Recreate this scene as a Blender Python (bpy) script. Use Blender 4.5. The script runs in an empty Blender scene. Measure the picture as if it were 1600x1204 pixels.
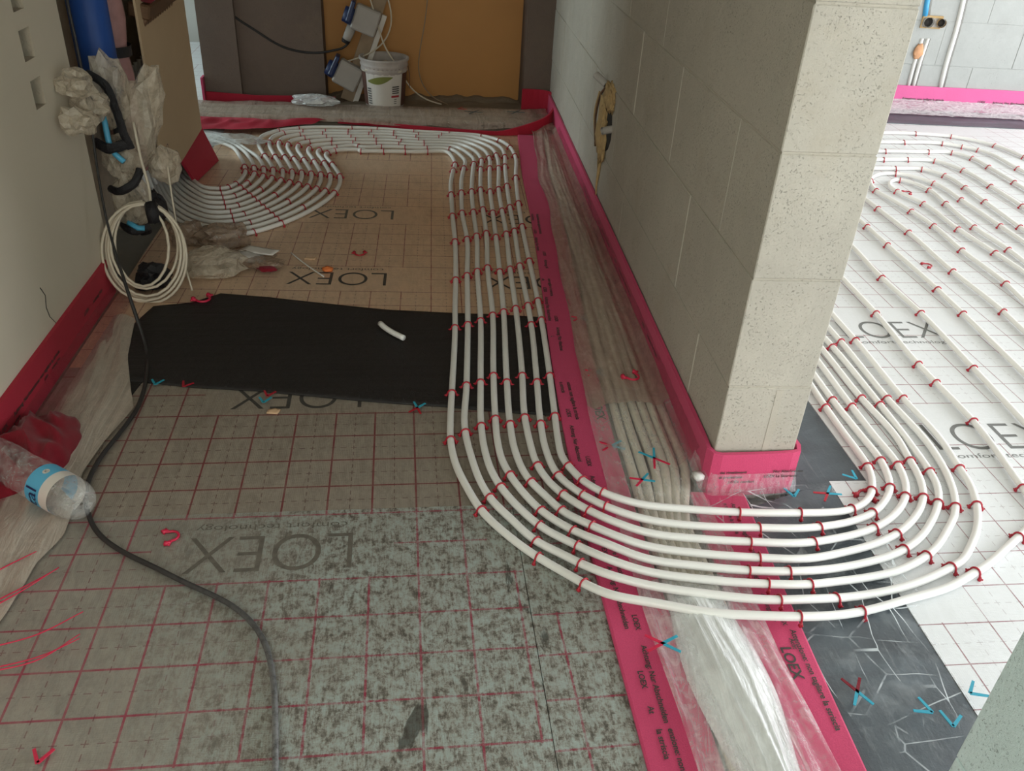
# ---------------------------------------------------------------- imports, camera, light
import bpy, bmesh, math, random
from mathutils import Vector, Matrix, noise
random.seed(7)
SC = bpy.context.scene
COL = SC.collection

CAM = dict(f=1331.222, pitch=0.561390, yaw=-0.148658, roll=0.065244, loc=(0.77653, -1.88207, 1.27656))
def make_camera():
    p, y, r = CAM['pitch'], CAM['yaw'], CAM['roll']
    fwd = Vector((-math.sin(y) * math.cos(p), math.cos(y) * math.cos(p), -math.sin(p)))
    right = Vector((math.cos(y), math.sin(y), 0))
    up = right.cross(fwd)
    r2 = right * math.cos(r) + up * math.sin(r)
    u2 = up * math.cos(r) - right * math.sin(r)
    cd = bpy.data.cameras.new('camera')
    cd.sensor_fit = 'HORIZONTAL'
    cd.sensor_width = 36.0
    cd.lens = CAM['f'] / 1600 * 36.0
    cd.clip_start = 0.05
    c = bpy.data.objects.new('camera', cd)
    m = Matrix((r2, u2, -fwd)).transposed().to_4x4()
    m.translation = Vector(CAM['loc'])
    c.matrix_world = m
    COL.objects.link(c)
    SC.camera = c
make_camera()

W = bpy.data.worlds.new('world')
SC.world = W
W.use_nodes = True
W.node_tree.nodes['Background'].inputs[0].default_value = (0.80, 0.90, 1.0, 1)
W.node_tree.nodes['Background'].inputs[1].default_value = 0.30

SC.view_settings.view_transform = 'Standard'
SC.view_settings.look = 'None'
SC.view_settings.gamma = 1.0
SC.view_settings.use_curve_mapping = False
SC.view_settings.exposure = 0.0

def area(name, loc, aim, sx, sy, power, col):
    ld = bpy.data.lights.new(name, 'AREA')
    ld.shape = 'RECTANGLE'
    ld.size, ld.size_y = sx, sy
    ld.energy = power
    ld.color = col
    o = bpy.data.objects.new(name, ld)
    o.location = loc
    d = Vector(aim) - Vector(loc)
    o.rotation_euler = d.to_track_quat('-Z', 'Y').to_euler()
    COL.objects.link(o)
    return o
# daylight entering through the window openings of the shell (see the walls below)
area('daylight_east', (6.55, 0.2, 1.3), (0, 0.2, 0.9), 5.0, 2.2, 300, (0.95, 0.98, 1.0))
area('daylight_south_right', (3.6, -4.7, 1.3), (3.0, 0, 0.7), 3.4, 2.2, 132, (0.91, 0.97, 1.0))
area('daylight_south_left', (0.55, -4.7, 1.5), (0.6, 0, 0.3), 1.3, 1.8, 38, (1.0, 0.90, 0.76))
area('daylight_left_rear', (-0.50, -3.6, 1.4), (1.2, -2.2, 0.5), 1.3, 1.7, 50, (0.82, 1.0, 0.97))
area('daylight_west', (-3.2, 3.2, 1.25), (0.8, 2.2, 0.5), 1.6, 1.9, 95, (0.80, 0.97, 1.0))

# ---------------------------------------------------------------- helpers
def tag(o, label=None, cat=None, group=None, kind=None):
    if label: o['label'] = label
    if cat: o['category'] = cat
    if group: o['group'] = group
    if kind: o['kind'] = kind
    return o

def empty(name, loc=(0, 0, 0), rot=(0, 0, 0)):
    o = bpy.data.objects.new(name, None)
    o.empty_display_size = 0.05
    o.location = loc
    o.rotation_euler = rot
    COL.objects.link(o)
    return o

def link(name, me, mat=None, parent=None, loc=(0, 0, 0), rot=(0, 0, 0)):
    o = bpy.data.objects.new(name, me)
    if mat is not None and not me.materials: me.materials.append(mat)
    COL.objects.link(o)
    o.location = loc
    o.rotation_euler = rot
    if parent is not None: o.parent = parent
    return o

def mesh(name, verts, faces, smooth=False):
    me = bpy.data.meshes.new(name)
    me.from_pydata([tuple(v) for v in verts], [], faces)
    if smooth: me.polygons.foreach_set('use_smooth', [True] * len(me.polygons))
    me.update()
    return me

def fromb(name, bm, smooth=False):
    me = bpy.data.meshes.new(name)
    bmesh.ops.recalc_face_normals(bm, faces=bm.faces)
    bm.to_mesh(me)
    bm.free()
    if smooth: me.polygons.foreach_set('use_smooth', [True] * len(me.polygons))
    return me

def bx(bm, x0, x1, y0, y1, z0, z1, m=None):
    r = bmesh.ops.create_cube(bm, size=1)
    vs = r['verts']
    bmesh.ops.scale(bm, vec=(x1 - x0, y1 - y0, z1 - z0), verts=vs)
    bmesh.ops.translate(bm, vec=((x0 + x1) / 2, (y0 + y1) / 2, (z0 + z1) / 2), verts=vs)
    if m is not None: bmesh.ops.transform(bm, matrix=m, verts=vs)
    return vs

def box_mesh(name, x0, x1, y0, y1, z0, z1, bev=0.0):
    bm = bmesh.new()
    bx(bm, x0, x1, y0, y1, z0, z1)
    if bev: bmesh.ops.bevel(bm, geom=bm.edges[:], offset=bev, segments=1, affect='EDGES')
    return fromb(name, bm)

def boxes(name, lst):
    bm = bmesh.new()
    for b in lst: bx(bm, *b)
    return fromb(name, bm)

def spline(pts, step=0.02):
    P = [Vector(p) for p in pts]
    P = [2 * P[0] - P[1]] + P + [2 * P[-1] - P[-2]]
    out = []
    for i in range(1, len(P) - 2):
        a, b, c, d = P[i - 1:i + 3]
        n = max(1, int((c - b).length / step))
        # centripetal-like tangents keep uneven spacing smooth
        l1, l2, l3 = max((b - a).length, 1e-5), max((c - b).length, 1e-5), max((d - c).length, 1e-5)
        m1 = ((b - a) / l1 * l2 + (c - b) / l2 * l1) / (l1 + l2) * l2
        m2 = ((c - b) / l2 * l3 + (d - c) / l3 * l2) / (l2 + l3) * l2
        for k in range(n):
            t = k / n
            out.append((2 * t**3 - 3 * t**2 + 1) * b + (t**3 - 2 * t**2 + t) * m1 + (-2 * t**3 + 3 * t**2) * c + (t**3 - t**2) * m2)
    out.append(P[-2])
    return out

def relax(pts, n=2):
    pts = [p.copy() for p in pts]
    for _ in range(n):
        q = [p.copy() for p in pts]
        for i in range(1, len(pts) - 1): q[i] = pts[i] * 0.5 + (pts[i - 1] + pts[i + 1]) * 0.25
        pts = q
    return pts

def tube_data(path, r, sides=8, cap=True, V=None, F=None):
    V = [] if V is None else V
    F = [] if F is None else F
    base = len(V)
    n = len(path)
    u = None
    for i, p in enumerate(path):
        t = (path[min(i + 1, n - 1)] - path[max(i - 1, 0)])
        t = t.normalized() if t.length > 1e-9 else Vector((0, 0, 1))
        if u is None:
            u = t.cross(Vector((0, 0, 1)))
            if u.length < 1e-3: u = t.cross(Vector((0, 1, 0)))
        u = (u - t * u.dot(t)).normalized()
        w = t.cross(u)
        rr = r(i / (n - 1)) if callable(r) else r
        for k in range(sides):
            a = 2 * math.pi * k / sides
            V.append(p + (u * math.cos(a) + w * math.sin(a)) * rr)
    for i in range(n - 1):
        for k in range(sides):
            a, b = base + i * sides + k, base + i * sides + (k + 1) % sides
            F.append((a, b, b + sides, a + sides))
    if cap:
        F.append(tuple(base + k for k in reversed(range(sides))))
        F.append(tuple(base + (n - 1) * sides + k for k in range(sides)))
    return V, F

def tube(name, pts, r, sides=8, step=0.02, rel=0):
    p = spline(pts, step)
    if rel: p = relax(p, rel)
    V, F = tube_data(p, r, sides)
    return mesh(name, V, F, True)

def tubes(name, lst, r, sides=6, step=0.02):
    V, F = [], []
    for pts in lst: tube_data(spline(pts, step), r, sides, True, V, F)
    return mesh(name, V, F, True)

def lathe(name, prof, seg=32, a0=0.0, a1=2 * math.pi, off=0.0):
    full = abs(a1 - a0 - 2 * math.pi) < 1e-6
    n = seg if full else seg + 1
    V, F = [], []
    for r, z in prof:
        for k in range(n):
            a = a0 + (a1 - a0) * k / seg
            V.append(((r + off) * math.cos(a), (r + off) * math.sin(a), z))
    for i in range(len(prof) - 1):
        for k in range(seg):
            k2 = (k + 1) % n
            F.append((i * n + k, i * n + k2, (i + 1) * n + k2, (i + 1) * n + k))
    return mesh(name, V, F, True)

def sheet(name, poly, z0, z1, sub=0.0, wob=0.0, seed=0):
    """flat slab with a polygon outline; its top follows gentle waves"""
    bm = bmesh.new()
    vs = [bm.verts.new((x, y, z1)) for x, y in poly]
    f = bm.faces.new(vs)
    if f.normal.z < 0: f.normal_flip()
    if sub:
        bmesh.ops.triangulate(bm, faces=bm.faces[:])
        for _ in range(7):
            long = [e for e in bm.edges if e.calc_length() > sub]
            if not long: break
            bmesh.ops.subdivide_edges(bm, edges=long, cuts=1, use_grid_fill=False)
            bmesh.ops.triangulate(bm, faces=[f for f in bm.faces if len(f.verts) > 3])
        for v in bm.verts:
            v.co.z += wob * (noise.noise(Vector((v.co.x * 4, v.co.y * 9, seed))) + 0.5 * noise.noise(Vector((v.co.x * 14, v.co.y * 25, seed + 5))))
    top = bm.faces[:]
    r = bmesh.ops.extrude_face_region(bm, geom=top)
    nv = [g for g in r['geom'] if isinstance(g, bmesh.types.BMVert)]
    bmesh.ops.translate(bm, vec=(0, 0, z0 - z1), verts=nv)
    return fromb(name, bm, sub > 0)

def lump(name, sc, seed, amp=0.35, freq=2.0, sub=4, flat=True, ridge=True):
    bm = bmesh.new()
    bmesh.ops.create_icosphere(bm, subdivisions=sub, radius=1)
    for v in bm.verts:
        n = v.co.normalized()
        q = n * freq + Vector((seed * 3.1, seed * 1.7, seed))
        h = noise.noise(q) + 0.5 * noise.noise(q * 2.1)
        if ridge: h += 0.9 * (0.5 - abs(noise.noise(q * 1.7 + Vector((9, 2, 4)))) * 2) * 0.7 + 0.3 * (0.5 - abs(noise.noise(q * 4.3)) * 2)
        v.co = n * (1 + amp * h)
        v.co = Vector((v.co.x * sc[0], v.co.y * sc[1], v.co.z * sc[2]))
        if flat and v.co.z < -sc[2] * 0.45: v.co.z = -sc[2] * 0.45 + (v.co.z + sc[2] * 0.45) * 0.04
    return fromb(name, bm, True)

def crumple(name, sc, seed, amp=0.20, sub=3, jag=0.09, flat=False):
    """thin plastic crushed into facets"""
    rnd = random.Random(seed)
    bm = bmesh.new()
    bmesh.ops.create_icosphere(bm, subdivisions=sub, radius=1)
    for v in bm.verts:
        n = v.co.normalized()
        q = n * 1.3 + Vector((seed * 3.1, seed * 1.7, seed))
        r = 1 + amp * (noise.noise(q) * 1.4 + noise.noise(q * 2.3) * 0.9) + rnd.uniform(-jag, jag)
        v.co = Vector((n.x * r * sc[0], n.y * r * sc[1], n.z * r * sc[2]))
        if flat and v.co.z < -sc[2] * 0.45: v.co.z = -sc[2] * 0.45 + (v.co.z + sc[2] * 0.45) * 0.04
    return fromb(name, bm)

def strip_wall(name, path, z0, z1, th, lean=0.0):
    """band standing on edge along a 2-D path"""
    V, F = [], []
    n = len(path)
    for i, p in enumerate(path):
        a, b = Vector(path[max(i - 1, 0)][:2]), Vector(path[min(i + 1, n - 1)][:2])
        t = (b - a).normalized()
        nn = Vector((-t.y, t.x))
        q = Vector(p[:2])
        h = z1(i / (n - 1)) if callable(z1) else z1
        for s, z in ((0, z0), (0, h), (1, h), (1, z0)):
            w = q + nn * th * s + (nn * lean if z == z0 else Vector((0, 0)))
            V.append((w.x, w.y, z))
    for i in range(n - 1):
        for k in range(4):
            a, b = i * 4 + k, i * 4 + (k + 1) % 4
            F.append((a, b, b + 4, a + 4))
    F.append((0, 1, 2, 3)); F.append(tuple(4 * (n - 1) + k for k in (3, 2, 1, 0)))
    bm = bmesh.new()
    vs = [bm.verts.new(v) for v in V]
    for f in F: bm.faces.new([vs[k] for k in f])
    return fromb(name, bm)

_dg = None
def text_mesh(name, s, size, xs=1.0, thin=0.0, align='LEFT'):
    cu = bpy.data.curves.new(name, 'FONT')
    cu.body = s
    cu.size = size
    cu.offset = thin
    cu.align_x = align
    o = bpy.data.objects.new(name, cu)
    COL.objects.link(o)
    dg = bpy.context.evaluated_depsgraph_get()
    me = bpy.data.meshes.new_from_object(o.evaluated_get(dg), depsgraph=dg)
    bpy.data.objects.remove(o)
    bpy.data.curves.remove(cu)
    me.materials.clear()
    for v in me.vertices: v.co.x *= xs
    return me

# ---------------------------------------------------------------- materials
class NT:
    def __init__(s, name):
        s.m = bpy.data.materials.new(name)
        s.m.use_nodes = True
        s.t = s.m.node_tree
        s.t.nodes.clear()
        s.out = s.t.nodes.new('ShaderNodeOutputMaterial')
        s._tc = None
    def n(s, typ, **kw):
        nd = s.t.nodes.new(typ)
        for k, v in kw.items(): setattr(nd, k, v)
        return nd
    def put(s, sock, v):
        if isinstance(v, bpy.types.NodeSocket): s.t.links.new(v, sock)
        elif isinstance(v, (tuple, list)) and len(v) == 3 and sock.type == 'RGBA': sock.default_value = (*v, 1)
        else: sock.default_value = v
    def tc(s, which='Object'):
        if s._tc is None: s._tc = s.n('ShaderNodeTexCoord')
        return s._tc.outputs[which]
    def geo(s):
        return s.n('ShaderNodeNewGeometry').outputs['Position']
    def math(s, op, a, b=0.0, c=0.0, clamp=False):
        nd = s.n('ShaderNodeMath', operation=op, use_clamp=clamp)
        s.put(nd.inputs[0], a); s.put(nd.inputs[1], b); s.put(nd.inputs[2], c)
        return nd.outputs[0]
    def mapping(s, v, scale=(1, 1, 1), loc=(0, 0, 0), rot=(0, 0, 0)):
        nd = s.n('ShaderNodeMapping')
        s.put(nd.inputs[0], v); nd.inputs[1].default_value = loc; nd.inputs[2].default_value = rot; nd.inputs[3].default_value = scale
        return nd.outputs[0]
    def noise(s, v, scale, detail=4, rough=0.55, dist=0.0):
        nd = s.n('ShaderNodeTexNoise')
        s.put(nd.inputs['Vector'], v)
        nd.inputs['Scale'].default_value = scale; nd.inputs['Detail'].default_value = detail
        nd.inputs['Roughness'].default_value = rough; nd.inputs['Distortion'].default_value = dist
        return nd.outputs[0]
    def voro(s, v, scale, feat='F1'):
        nd = s.n('ShaderNodeTexVoronoi', feature=feat)
        s.put(nd.inputs['Vector'], v); nd.inputs['Scale'].default_value = scale
        return nd.outputs[0]
    def ramp(s, f, stops):
        nd = s.n('ShaderNodeValToRGB')
        s.put(nd.inputs[0], f)
        e = nd.color_ramp.elements
        while len(e) < len(stops): e.new(0.5)
        for el, (p, c) in zip(e, stops):
            el.position = p
            el.color = (*c, 1) if isinstance(c, (tuple, list)) else (c, c, c, 1)
        return nd.outputs[0]
    def mix(s, f, a, b):
        nd = s.n('ShaderNodeMix', data_type='RGBA')
        s.put(nd.inputs[0], f); s.put(nd.inputs[6], a); s.put(nd.inputs[7], b)
        return nd.outputs[2]
    def sep(s, v):
        nd = s.n('ShaderNodeSeparateXYZ')
        s.put(nd.inputs[0], v)
        return nd.outputs
    def bump(s, h, st=0.3, dist=0.01):
        nd = s.n('ShaderNodeBump')
        s.put(nd.inputs['Height'], h); nd.inputs['Strength'].default_value = st; nd.inputs['Distance'].default_value = dist
        return nd.outputs[0]
    def bsdf(s, col, rough=0.5, metal=0.0, normal=None, spec=0.5, trans=0.0, sss=0.0, alpha=None, sheen=0.0):
        b = s.n('ShaderNodeBsdfPrincipled')
        s.put(b.inputs['Base Color'], col); s.put(b.inputs['Roughness'], rough); s.put(b.inputs['Metallic'], metal)
        s.put(b.inputs['Specular IOR Level'], spec)
        if trans: b.inputs['Transmission Weight'].default_value = trans
        if sheen: b.inputs['Sheen Weight'].default_value = sheen
        if normal is not None: s.put(b.inputs['Normal'], normal)
        if alpha is not None: s.put(b.inputs['Alpha'], alpha)
        return b.outputs[0]
    def done(s, sh):
        s.t.links.new(sh, s.out.inputs[0])
        return s.m

def plain(name, col, rough=0.5, metal=0.0, spec=0.5, var=0.12, scale=25.0, bump=0.0, sheen=0.0):
    m = NT(name)
    v = m.tc()
    nz = m.noise(v, scale, 4)
    lo = tuple(c * (1 - var) for c in col); hi = tuple(min(1, c * (1 + var)) for c in col)
    c = m.mix(nz, lo, hi)
    nrm = m.bump(m.noise(v, scale * 6, 3), bump, 0.004) if bump else None
    return m.done(m.bsdf(c, rough, metal, nrm, spec, sheen=sheen))

def concrete_mat(name, base, var=0.13, pits=1.0, stain=(0.44, 0.39, 0.30), fscale=1.0):
    m = NT(name)
    v = m.geo()
    big = m.noise(v, 2.2, 5, 0.6)
    mid = m.noise(v, 14, 6, 0.65)
    fine = m.noise(v, 170, 5, 0.75)
    c = m.mix(big, tuple(x * (1 - var) for x in base), tuple(min(1, x * (1 + var)) for x in base))
    c = m.mix(m.math('MULTIPLY', m.ramp(mid, [(0.48, 0.0), (0.75, 1.0)]), 0.30), c, tuple(min(1, x * 1.25) for x in base))
    c = m.mix(m.math('MULTIPLY', m.ramp(m.noise(v, 5, 6, 0.7), [(0.52, 0.0), (0.70, 1.0)]), 0.45), c, stain)
    p1 = m.ramp(m.noise(v, 210 * fscale, 3, 0.65), [(0.60, 0.0), (0.68, 1.0)])
    p2 = m.ramp(m.noise(v, 90 * fscale, 4, 0.72, 0.0), [(0.66, 0.0), (0.70, 1.0)])
    gate = m.ramp(m.noise(v, 9, 4), [(0.36, 0.15), (0.62, 1.0)])
    pit = m.math('MULTIPLY', m.math('MULTIPLY', m.math('MAXIMUM', m.math('MULTIPLY', p1, 0.7), p2), gate), pits)
    c = m.mix(m.math('MULTIPLY', pit, 0.72), c, tuple(x * 0.30 for x in base))
    c = m.mix(m.math('MULTIPLY', fine, 0.25), c, tuple(x * 0.72 for x in base))
    h = m.math('ADD', m.math('MULTIPLY', fine, 0.5), m.math('MULTIPLY', mid, 0.6))
    h = m.math('SUBTRACT', h, m.math('MULTIPLY', pit, 1.2))
    return m.done(m.bsdf(c, 0.92, 0, m.bump(h, 0.6, 0.006), 0.25))

def grid_mat(name, base, line, dirt, metal, rough, box0=(0.25, -0.6), boxp=(0.7, 0.6), boxs=(0.5, 0.2), dirty=0.3, scuff=0.0, fade=0.3, lw=0.0022, dashes=0.7):
    """foil insulation: printed 10 cm grid, dashed 5 cm grid, blank boxes for the lettering, woven reinforcement"""
    m = NT(name)
    v = m.tc('Object')
    x, y, z = m.sep(v)
    def near(t, period, off, w):
        f = m.math('FRACT', m.math('ADD', m.math('DIVIDE', m.math('SUBTRACT', t, off), period), 0.5))
        d = m.math('MULTIPLY', m.math('ABSOLUTE', m.math('SUBTRACT', f, 0.5)), period)
        return m.math('LESS_THAN', d, w)
    def dash(t, period, duty):
        return m.math('LESS_THAN', m.math('FRACT', m.math('ADD', m.math('DIVIDE', t, period), duty / 2)), duty)
    bxx = m.math('LESS_THAN', m.math('MULTIPLY', m.math('FRACT', m.math('DIVIDE', m.math('SUBTRACT', x, box0[0]), boxp[0])), boxp[0]), boxs[0])
    byy = m.math('LESS_THAN', m.math('MULTIPLY', m.math('FRACT', m.math('DIVIDE', m.math('SUBTRACT', y, box0[1] + 0.004), boxp[1])), boxp[1]), boxs[1] - 0.008)
    free = m.math('SUBTRACT', 1.0, m.math('MULTIPLY', bxx, byy))
    solid = m.math('MAXIMUM', near(x, 0.1, 0.0, lw), near(y, 0.1, 0.0, lw))
    dsh = m.math('MAXIMUM', m.math('MULTIPLY', near(x, 0.1, 0.05, lw * 0.5), dash(y, 0.025, 0.55)),
                 m.math('MULTIPLY', near(y, 0.1, 0.05, lw * 0.5), dash(x, 0.025, 0.55)))
    g = m.geo()
    wear = m.ramp(m.noise(g, 18, 5, 0.7), [(0.30, 1 - fade), (0.62, 1.0)])
    solid = m.math('MULTIPLY', m.math('MULTIPLY', solid, free), wear)
    dsh = m.math('MULTIPLY', m.math('MULTIPLY', dsh, free), wear)
    d1 = m.ramp(m.noise(g, 6, 8, 0.72, 0.6), [(0.38, 0.0), (0.68, 1.0)])
    d2 = m.ramp(m.noise(m.mapping(g, (40, 11, 1), rot=(0, 0, 0.5)), 1.0, 6, 0.75, 1.2), [(0.42, 0.0), (0.63, 1.0)])
    dd = m.math('MULTIPLY', m.math('ADD', m.math('MULTIPLY', d1, 0.6), m.math('MULTIPLY', d2, 0.5)), dirty, clamp=True)
    c = m.mix(m.noise(g, 3.0, 4), tuple(b * 0.93 for b in base), base)
    c = m.mix(dd, c, dirt)
    if scuff:
        gx, gy, gz = m.sep(g)
        zone = m.math('ADD', m.math('MULTIPLY', m.math('SUBTRACT', gx, 0.22), 2.2), m.math('MULTIPLY', m.math('SUBTRACT', m.noise(g, 4, 4), 0.5), 1.4), clamp=True)
        zone = m.math('ADD', 0.07, m.math('MULTIPLY', zone, 0.93))
        sp = m.math('ADD', m.math('MULTIPLY', m.noise(g, 38, 9, 0.82, 0.25), 0.65), m.math('MULTIPLY', m.noise(m.mapping(g, (150, 34, 1), rot=(0, 0, 0.3)), 1.0, 7, 0.75, 0.4), 0.35))
        pale = m.ramp(sp, [(0.47, 0.0), (0.56, 1.0)])
        dark = m.ramp(sp, [(0.42, 1.0), (0.50, 0.0)])
        mark = m.ramp(m.noise(m.mapping(g, (15, 5, 1), rot=(0, 0, 0.5)), 1.0, 6, 0.62, 0.5), [(0.65, 0.0), (0.69, 1.0)])
        c = m.mix(m.math('MULTIPLY', m.math('MULTIPLY', dark, zone), 0.85 * scuff), c, tuple(q * 0.75 for q in dirt))
        c = m.mix(m.math('MULTIPLY', m.math('MULTIPLY', pale, zone), 0.70 * scuff), c, (0.50, 0.60, 0.58))
        c = m.mix(m.math('MULTIPLY', m.math('MULTIPLY', mark, zone), 0.80 * scuff), c, tuple(q * 0.55 for q in dirt))
        solid = m.math('MULTIPLY', solid, m.math('SUBTRACT', 1.0, m.math('MULTIPLY', m.math('MULTIPLY', zone, m.math('MAXIMUM', pale, mark)), 0.55)))
        dsh = m.math('MULTIPLY', dsh, m.math('SUBTRACT', 1.0, m.math('MULTIPLY', zone, 0.9), clamp=True))
    c = m.mix(m.math('MULTIPLY', solid, 0.92), c, line)
    c = m.mix(m.math('MULTIPLY', dsh, dashes), c, tuple(q * 0.45 + 0.02 for q in line))
    wv = m.math('ADD', m.math('SINE', m.math('MULTIPLY', x, 2 * math.pi / 0.0042)), m.math('SINE', m.math('MULTIPLY', y, 2 * math.pi / 0.0042)))
    crk = m.noise(m.mapping(g, (3, 14, 3)), 6, 6, 0.75, 0.8)
    h = m.math('ADD', m.math('MULTIPLY', wv, 0.06), m.math('MULTIPLY', crk, 1.3))
    met = m.math('MULTIPLY', m.math('SUBTRACT', 1.0, m.math('MAXIMUM', dd, solid)), metal)
    rg = m.math('ADD', rough, m.math('MULTIPLY', dd, 0.35), clamp=True)
    return m.done(m.bsdf(c, rg, met, m.bump(h, 0.35, 0.004), 0.5))

def film_mat(name, col=(0.85, 0.87, 0.86), lo=0.12, hi=0.75, stretch=(30, 4, 10), rough=0.18, fine=60, metal=0.0, bump=0.5, sharp=7.0):
    """clear plastic sheeting; folds turn milky"""
    m = NT(name)
    g = m.geo()
    n1 = m.noise(m.mapping(g, stretch), 1.0, 5, 0.65, 1.0)
    n2 = m.noise(g, fine, 4, 0.7, 1.0)
    ridge = m.math('SUBTRACT', 1.0, m.math('MULTIPLY', m.math('ABSOLUTE', m.math('SUBTRACT', n1, 0.5)), sharp), clamp=True)
    f = m.math('ADD', m.math('MULTIPLY', ridge, 0.55), m.math('MULTIPLY', m.ramp(n2, [(0.45, 0.0), (0.75, 1.0)]), 0.45), clamp=True)
    f = m.math('ADD', lo, m.math('MULTIPLY', f, hi - lo), clamp=True)
    h = m.math('ADD', m.math('MULTIPLY', n1, 1.2), m.math('MULTIPLY', n2, 0.25))
    b = m.bsdf(col, rough, metal, m.bump(h, bump, 0.02), 0.6)
    tr = m.n('ShaderNodeBsdfTransparent')
    mx = m.n('ShaderNodeMixShader')
    m.put(mx.inputs[0], f)
    m.t.links.new(tr.outputs[0], mx.inputs[1]); m.t.links.new(b, mx.inputs[2])
    return m.done(mx.outputs[0])

def crease_mat(name):
    """almost invisible film with straight whitish fold lines"""
    m = NT(name)
    g = m.geo()
    gate = m.ramp(m.noise(g, 5, 3), [(0.45, 0.0), (0.60, 1.0)])
    def lines(scale, rot, w, k):
        e = m.voro(m.mapping(g, scale, rot=(0, 0, rot)), 1.0, 'DISTANCE_TO_EDGE')
        return m.math('MULTIPLY', m.math('LESS_THAN', e, w), k)
    f = m.math('MAXIMUM', m.math('MULTIPLY', lines((16, 5, 1), 0.35, 0.013, 0.8), gate), m.math('MULTIPLY', lines((5, 9, 1), -0.2, 0.009, 0.55), m.ramp(m.noise(g, 9, 3), [(0.42, 0.0), (0.62, 1.0)])))
    soft = m.ramp(m.noise(g, 14, 4, 0.7), [(0.50, 0.02), (0.80, 0.22)])
    f = m.math('MAXIMUM', f, soft)
    b = m.bsdf((0.84, 0.90, 0.93), 0.12, 0, m.bump(m.noise(g, 12, 4), 0.4, 0.02), 0.6)
    tr = m.n('ShaderNodeBsdfTransparent')
    mx = m.n('ShaderNodeMixShader')
    m.put(mx.inputs[0], f)
    m.t.links.new(tr.outputs[0], mx.inputs[1]); m.t.links.new(b, mx.inputs[2])
    return m.done(mx.outputs[0])

def foam_mat(name, col):
    m = NT(name)
    g = m.geo()
    f1 = m.noise(g, 420, 3, 0.7)
    f2 = m.noise(g, 12, 4)
    c = m.mix(f1, tuple(x * 0.72 for x in col), tuple(min(1, x * 1.2 + 0.02) for x in col))
    c = m.mix(m.math('MULTIPLY', f2, 0.3), c, tuple(x * 0.7 for x in col))
    return m.done(m.bsdf(c, 0.75, 0, m.bump(m.math('ADD', f1, m.math('MULTIPLY', f2, 2)), 0.4, 0.003), 0.3, sheen=0.06))

M = {}
M['block'] = concrete_mat('concrete_block', (0.50, 0.46, 0.39), 0.22, 1.2, (0.42, 0.36, 0.27))
M['block_far'] = concrete_mat('concrete_block_pale', (0.42, 0.43, 0.415), 0.10, 0.55, (0.37, 0.375, 0.36))
M['mortar'] = concrete_mat('mortar', (0.50, 0.455, 0.38), 0.15, 0.6)
M['block_near'] = concrete_mat('concrete_block_cool_lit', (0.66, 0.78, 0.77), 0.08, 1.0, (0.58, 0.68, 0.66))  # block colour raised and cooled to carry the daylight on the near jamb
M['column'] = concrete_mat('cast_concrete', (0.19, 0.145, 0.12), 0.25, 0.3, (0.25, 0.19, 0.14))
M['rubble'] = concrete_mat('rough_screed', (0.24, 0.19, 0.14), 0.3, 0.8)
M['floor'] = concrete_mat('screed', (0.42, 0.41, 0.39))
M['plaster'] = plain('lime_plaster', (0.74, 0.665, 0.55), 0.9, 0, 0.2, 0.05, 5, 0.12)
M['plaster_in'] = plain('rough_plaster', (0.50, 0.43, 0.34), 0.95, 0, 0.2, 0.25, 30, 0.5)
M['shell'] = plain('render_coat', (0.50, 0.48, 0.44), 0.9, 0, 0.2, 0.08, 4, 0.1)
M['ochre'] = plain('ochre_board', (0.56, 0.275, 0.085), 0.55, 0, 0.4, 0.10, 3, 0.05)
M['mat_near'] = grid_mat('foil_grid_near', (0.44, 0.385, 0.325), (0.17, 0.008, 0.018), (0.15, 0.12, 0.09), 0.45, 0.36, dirty=0.6)
M['mat_dirty'] = grid_mat('foil_grid_dusty', (0.43, 0.395, 0.345), (0.30, 0.022, 0.06), (0.11, 0.105, 0.088), 0.45, 0.34, dirty=0.5, scuff=1.0, fade=0.45)
M['mat_far'] = grid_mat('foil_grid_far', (0.90, 0.67, 0.48), (0.26, 0.03, 0.03), (0.46, 0.31, 0.20), 0.50, 0.30, (0.28, 0.0), (0.71, 0.6), (0.5, 0.2), dirty=0.45, fade=0.6, lw=0.0017)  # silver foil tinted brown; reflected ochre warmth is put into the base colour
M['mat_right'] = grid_mat('foil_grid_white', (0.82, 0.83, 0.84), (0.24, 0.045, 0.06), (0.68, 0.68, 0.67), 0.10, 0.34, (0.05, -0.2), (0.75, 0.6), (0.5, 0.2), dirty=0.35, fade=0.5, lw=0.0014, dashes=0.45)
M['mat_edge'] = plain('foam_core', (0.75, 0.74, 0.70), 0.8)
M['ink'] = plain('printing_ink', (0.06, 0.055, 0.05), 0.5, 0, 0.4, 0.5, 60)
M['ink_faint'] = plain('worn_ink', (0.14, 0.125, 0.105), 0.5, 0, 0.4, 0.6, 60)
M['ink_grey'] = plain('grey_ink', (0.17, 0.17, 0.165), 0.5, 0, 0.4, 0.3, 60)
M['pipe'] = plain('white_pex', (0.86, 0.845, 0.81), 0.30, 0, 0.5, 0.02, 8)
M['pipe_beige'] = plain('beige_pex', (0.72, 0.66, 0.54), 0.45, 0, 0.4, 0.08, 8)
M['clip'] = plain('red_clip_plastic', (0.43, 0.012, 0.03), 0.35, 0, 0.5, 0.1, 20)
M['red'] = plain('red_strap', (0.62, 0.02, 0.07), 0.35, 0, 0.5, 0.2, 40)
M['blue'] = plain('blue_clip_plastic', (0.03, 0.36, 0.50), 0.4, 0, 0.5, 0.2, 40)
M['darkblue'] = plain('dull_blue_plastic', (0.02, 0.08, 0.10), 0.4, 0, 0.5, 0.2, 40)
M['pink'] = foam_mat('pink_edge_foam', (0.68, 0.062, 0.17))  # foam colour lightened for the bright light and film over the floor strips
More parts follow.
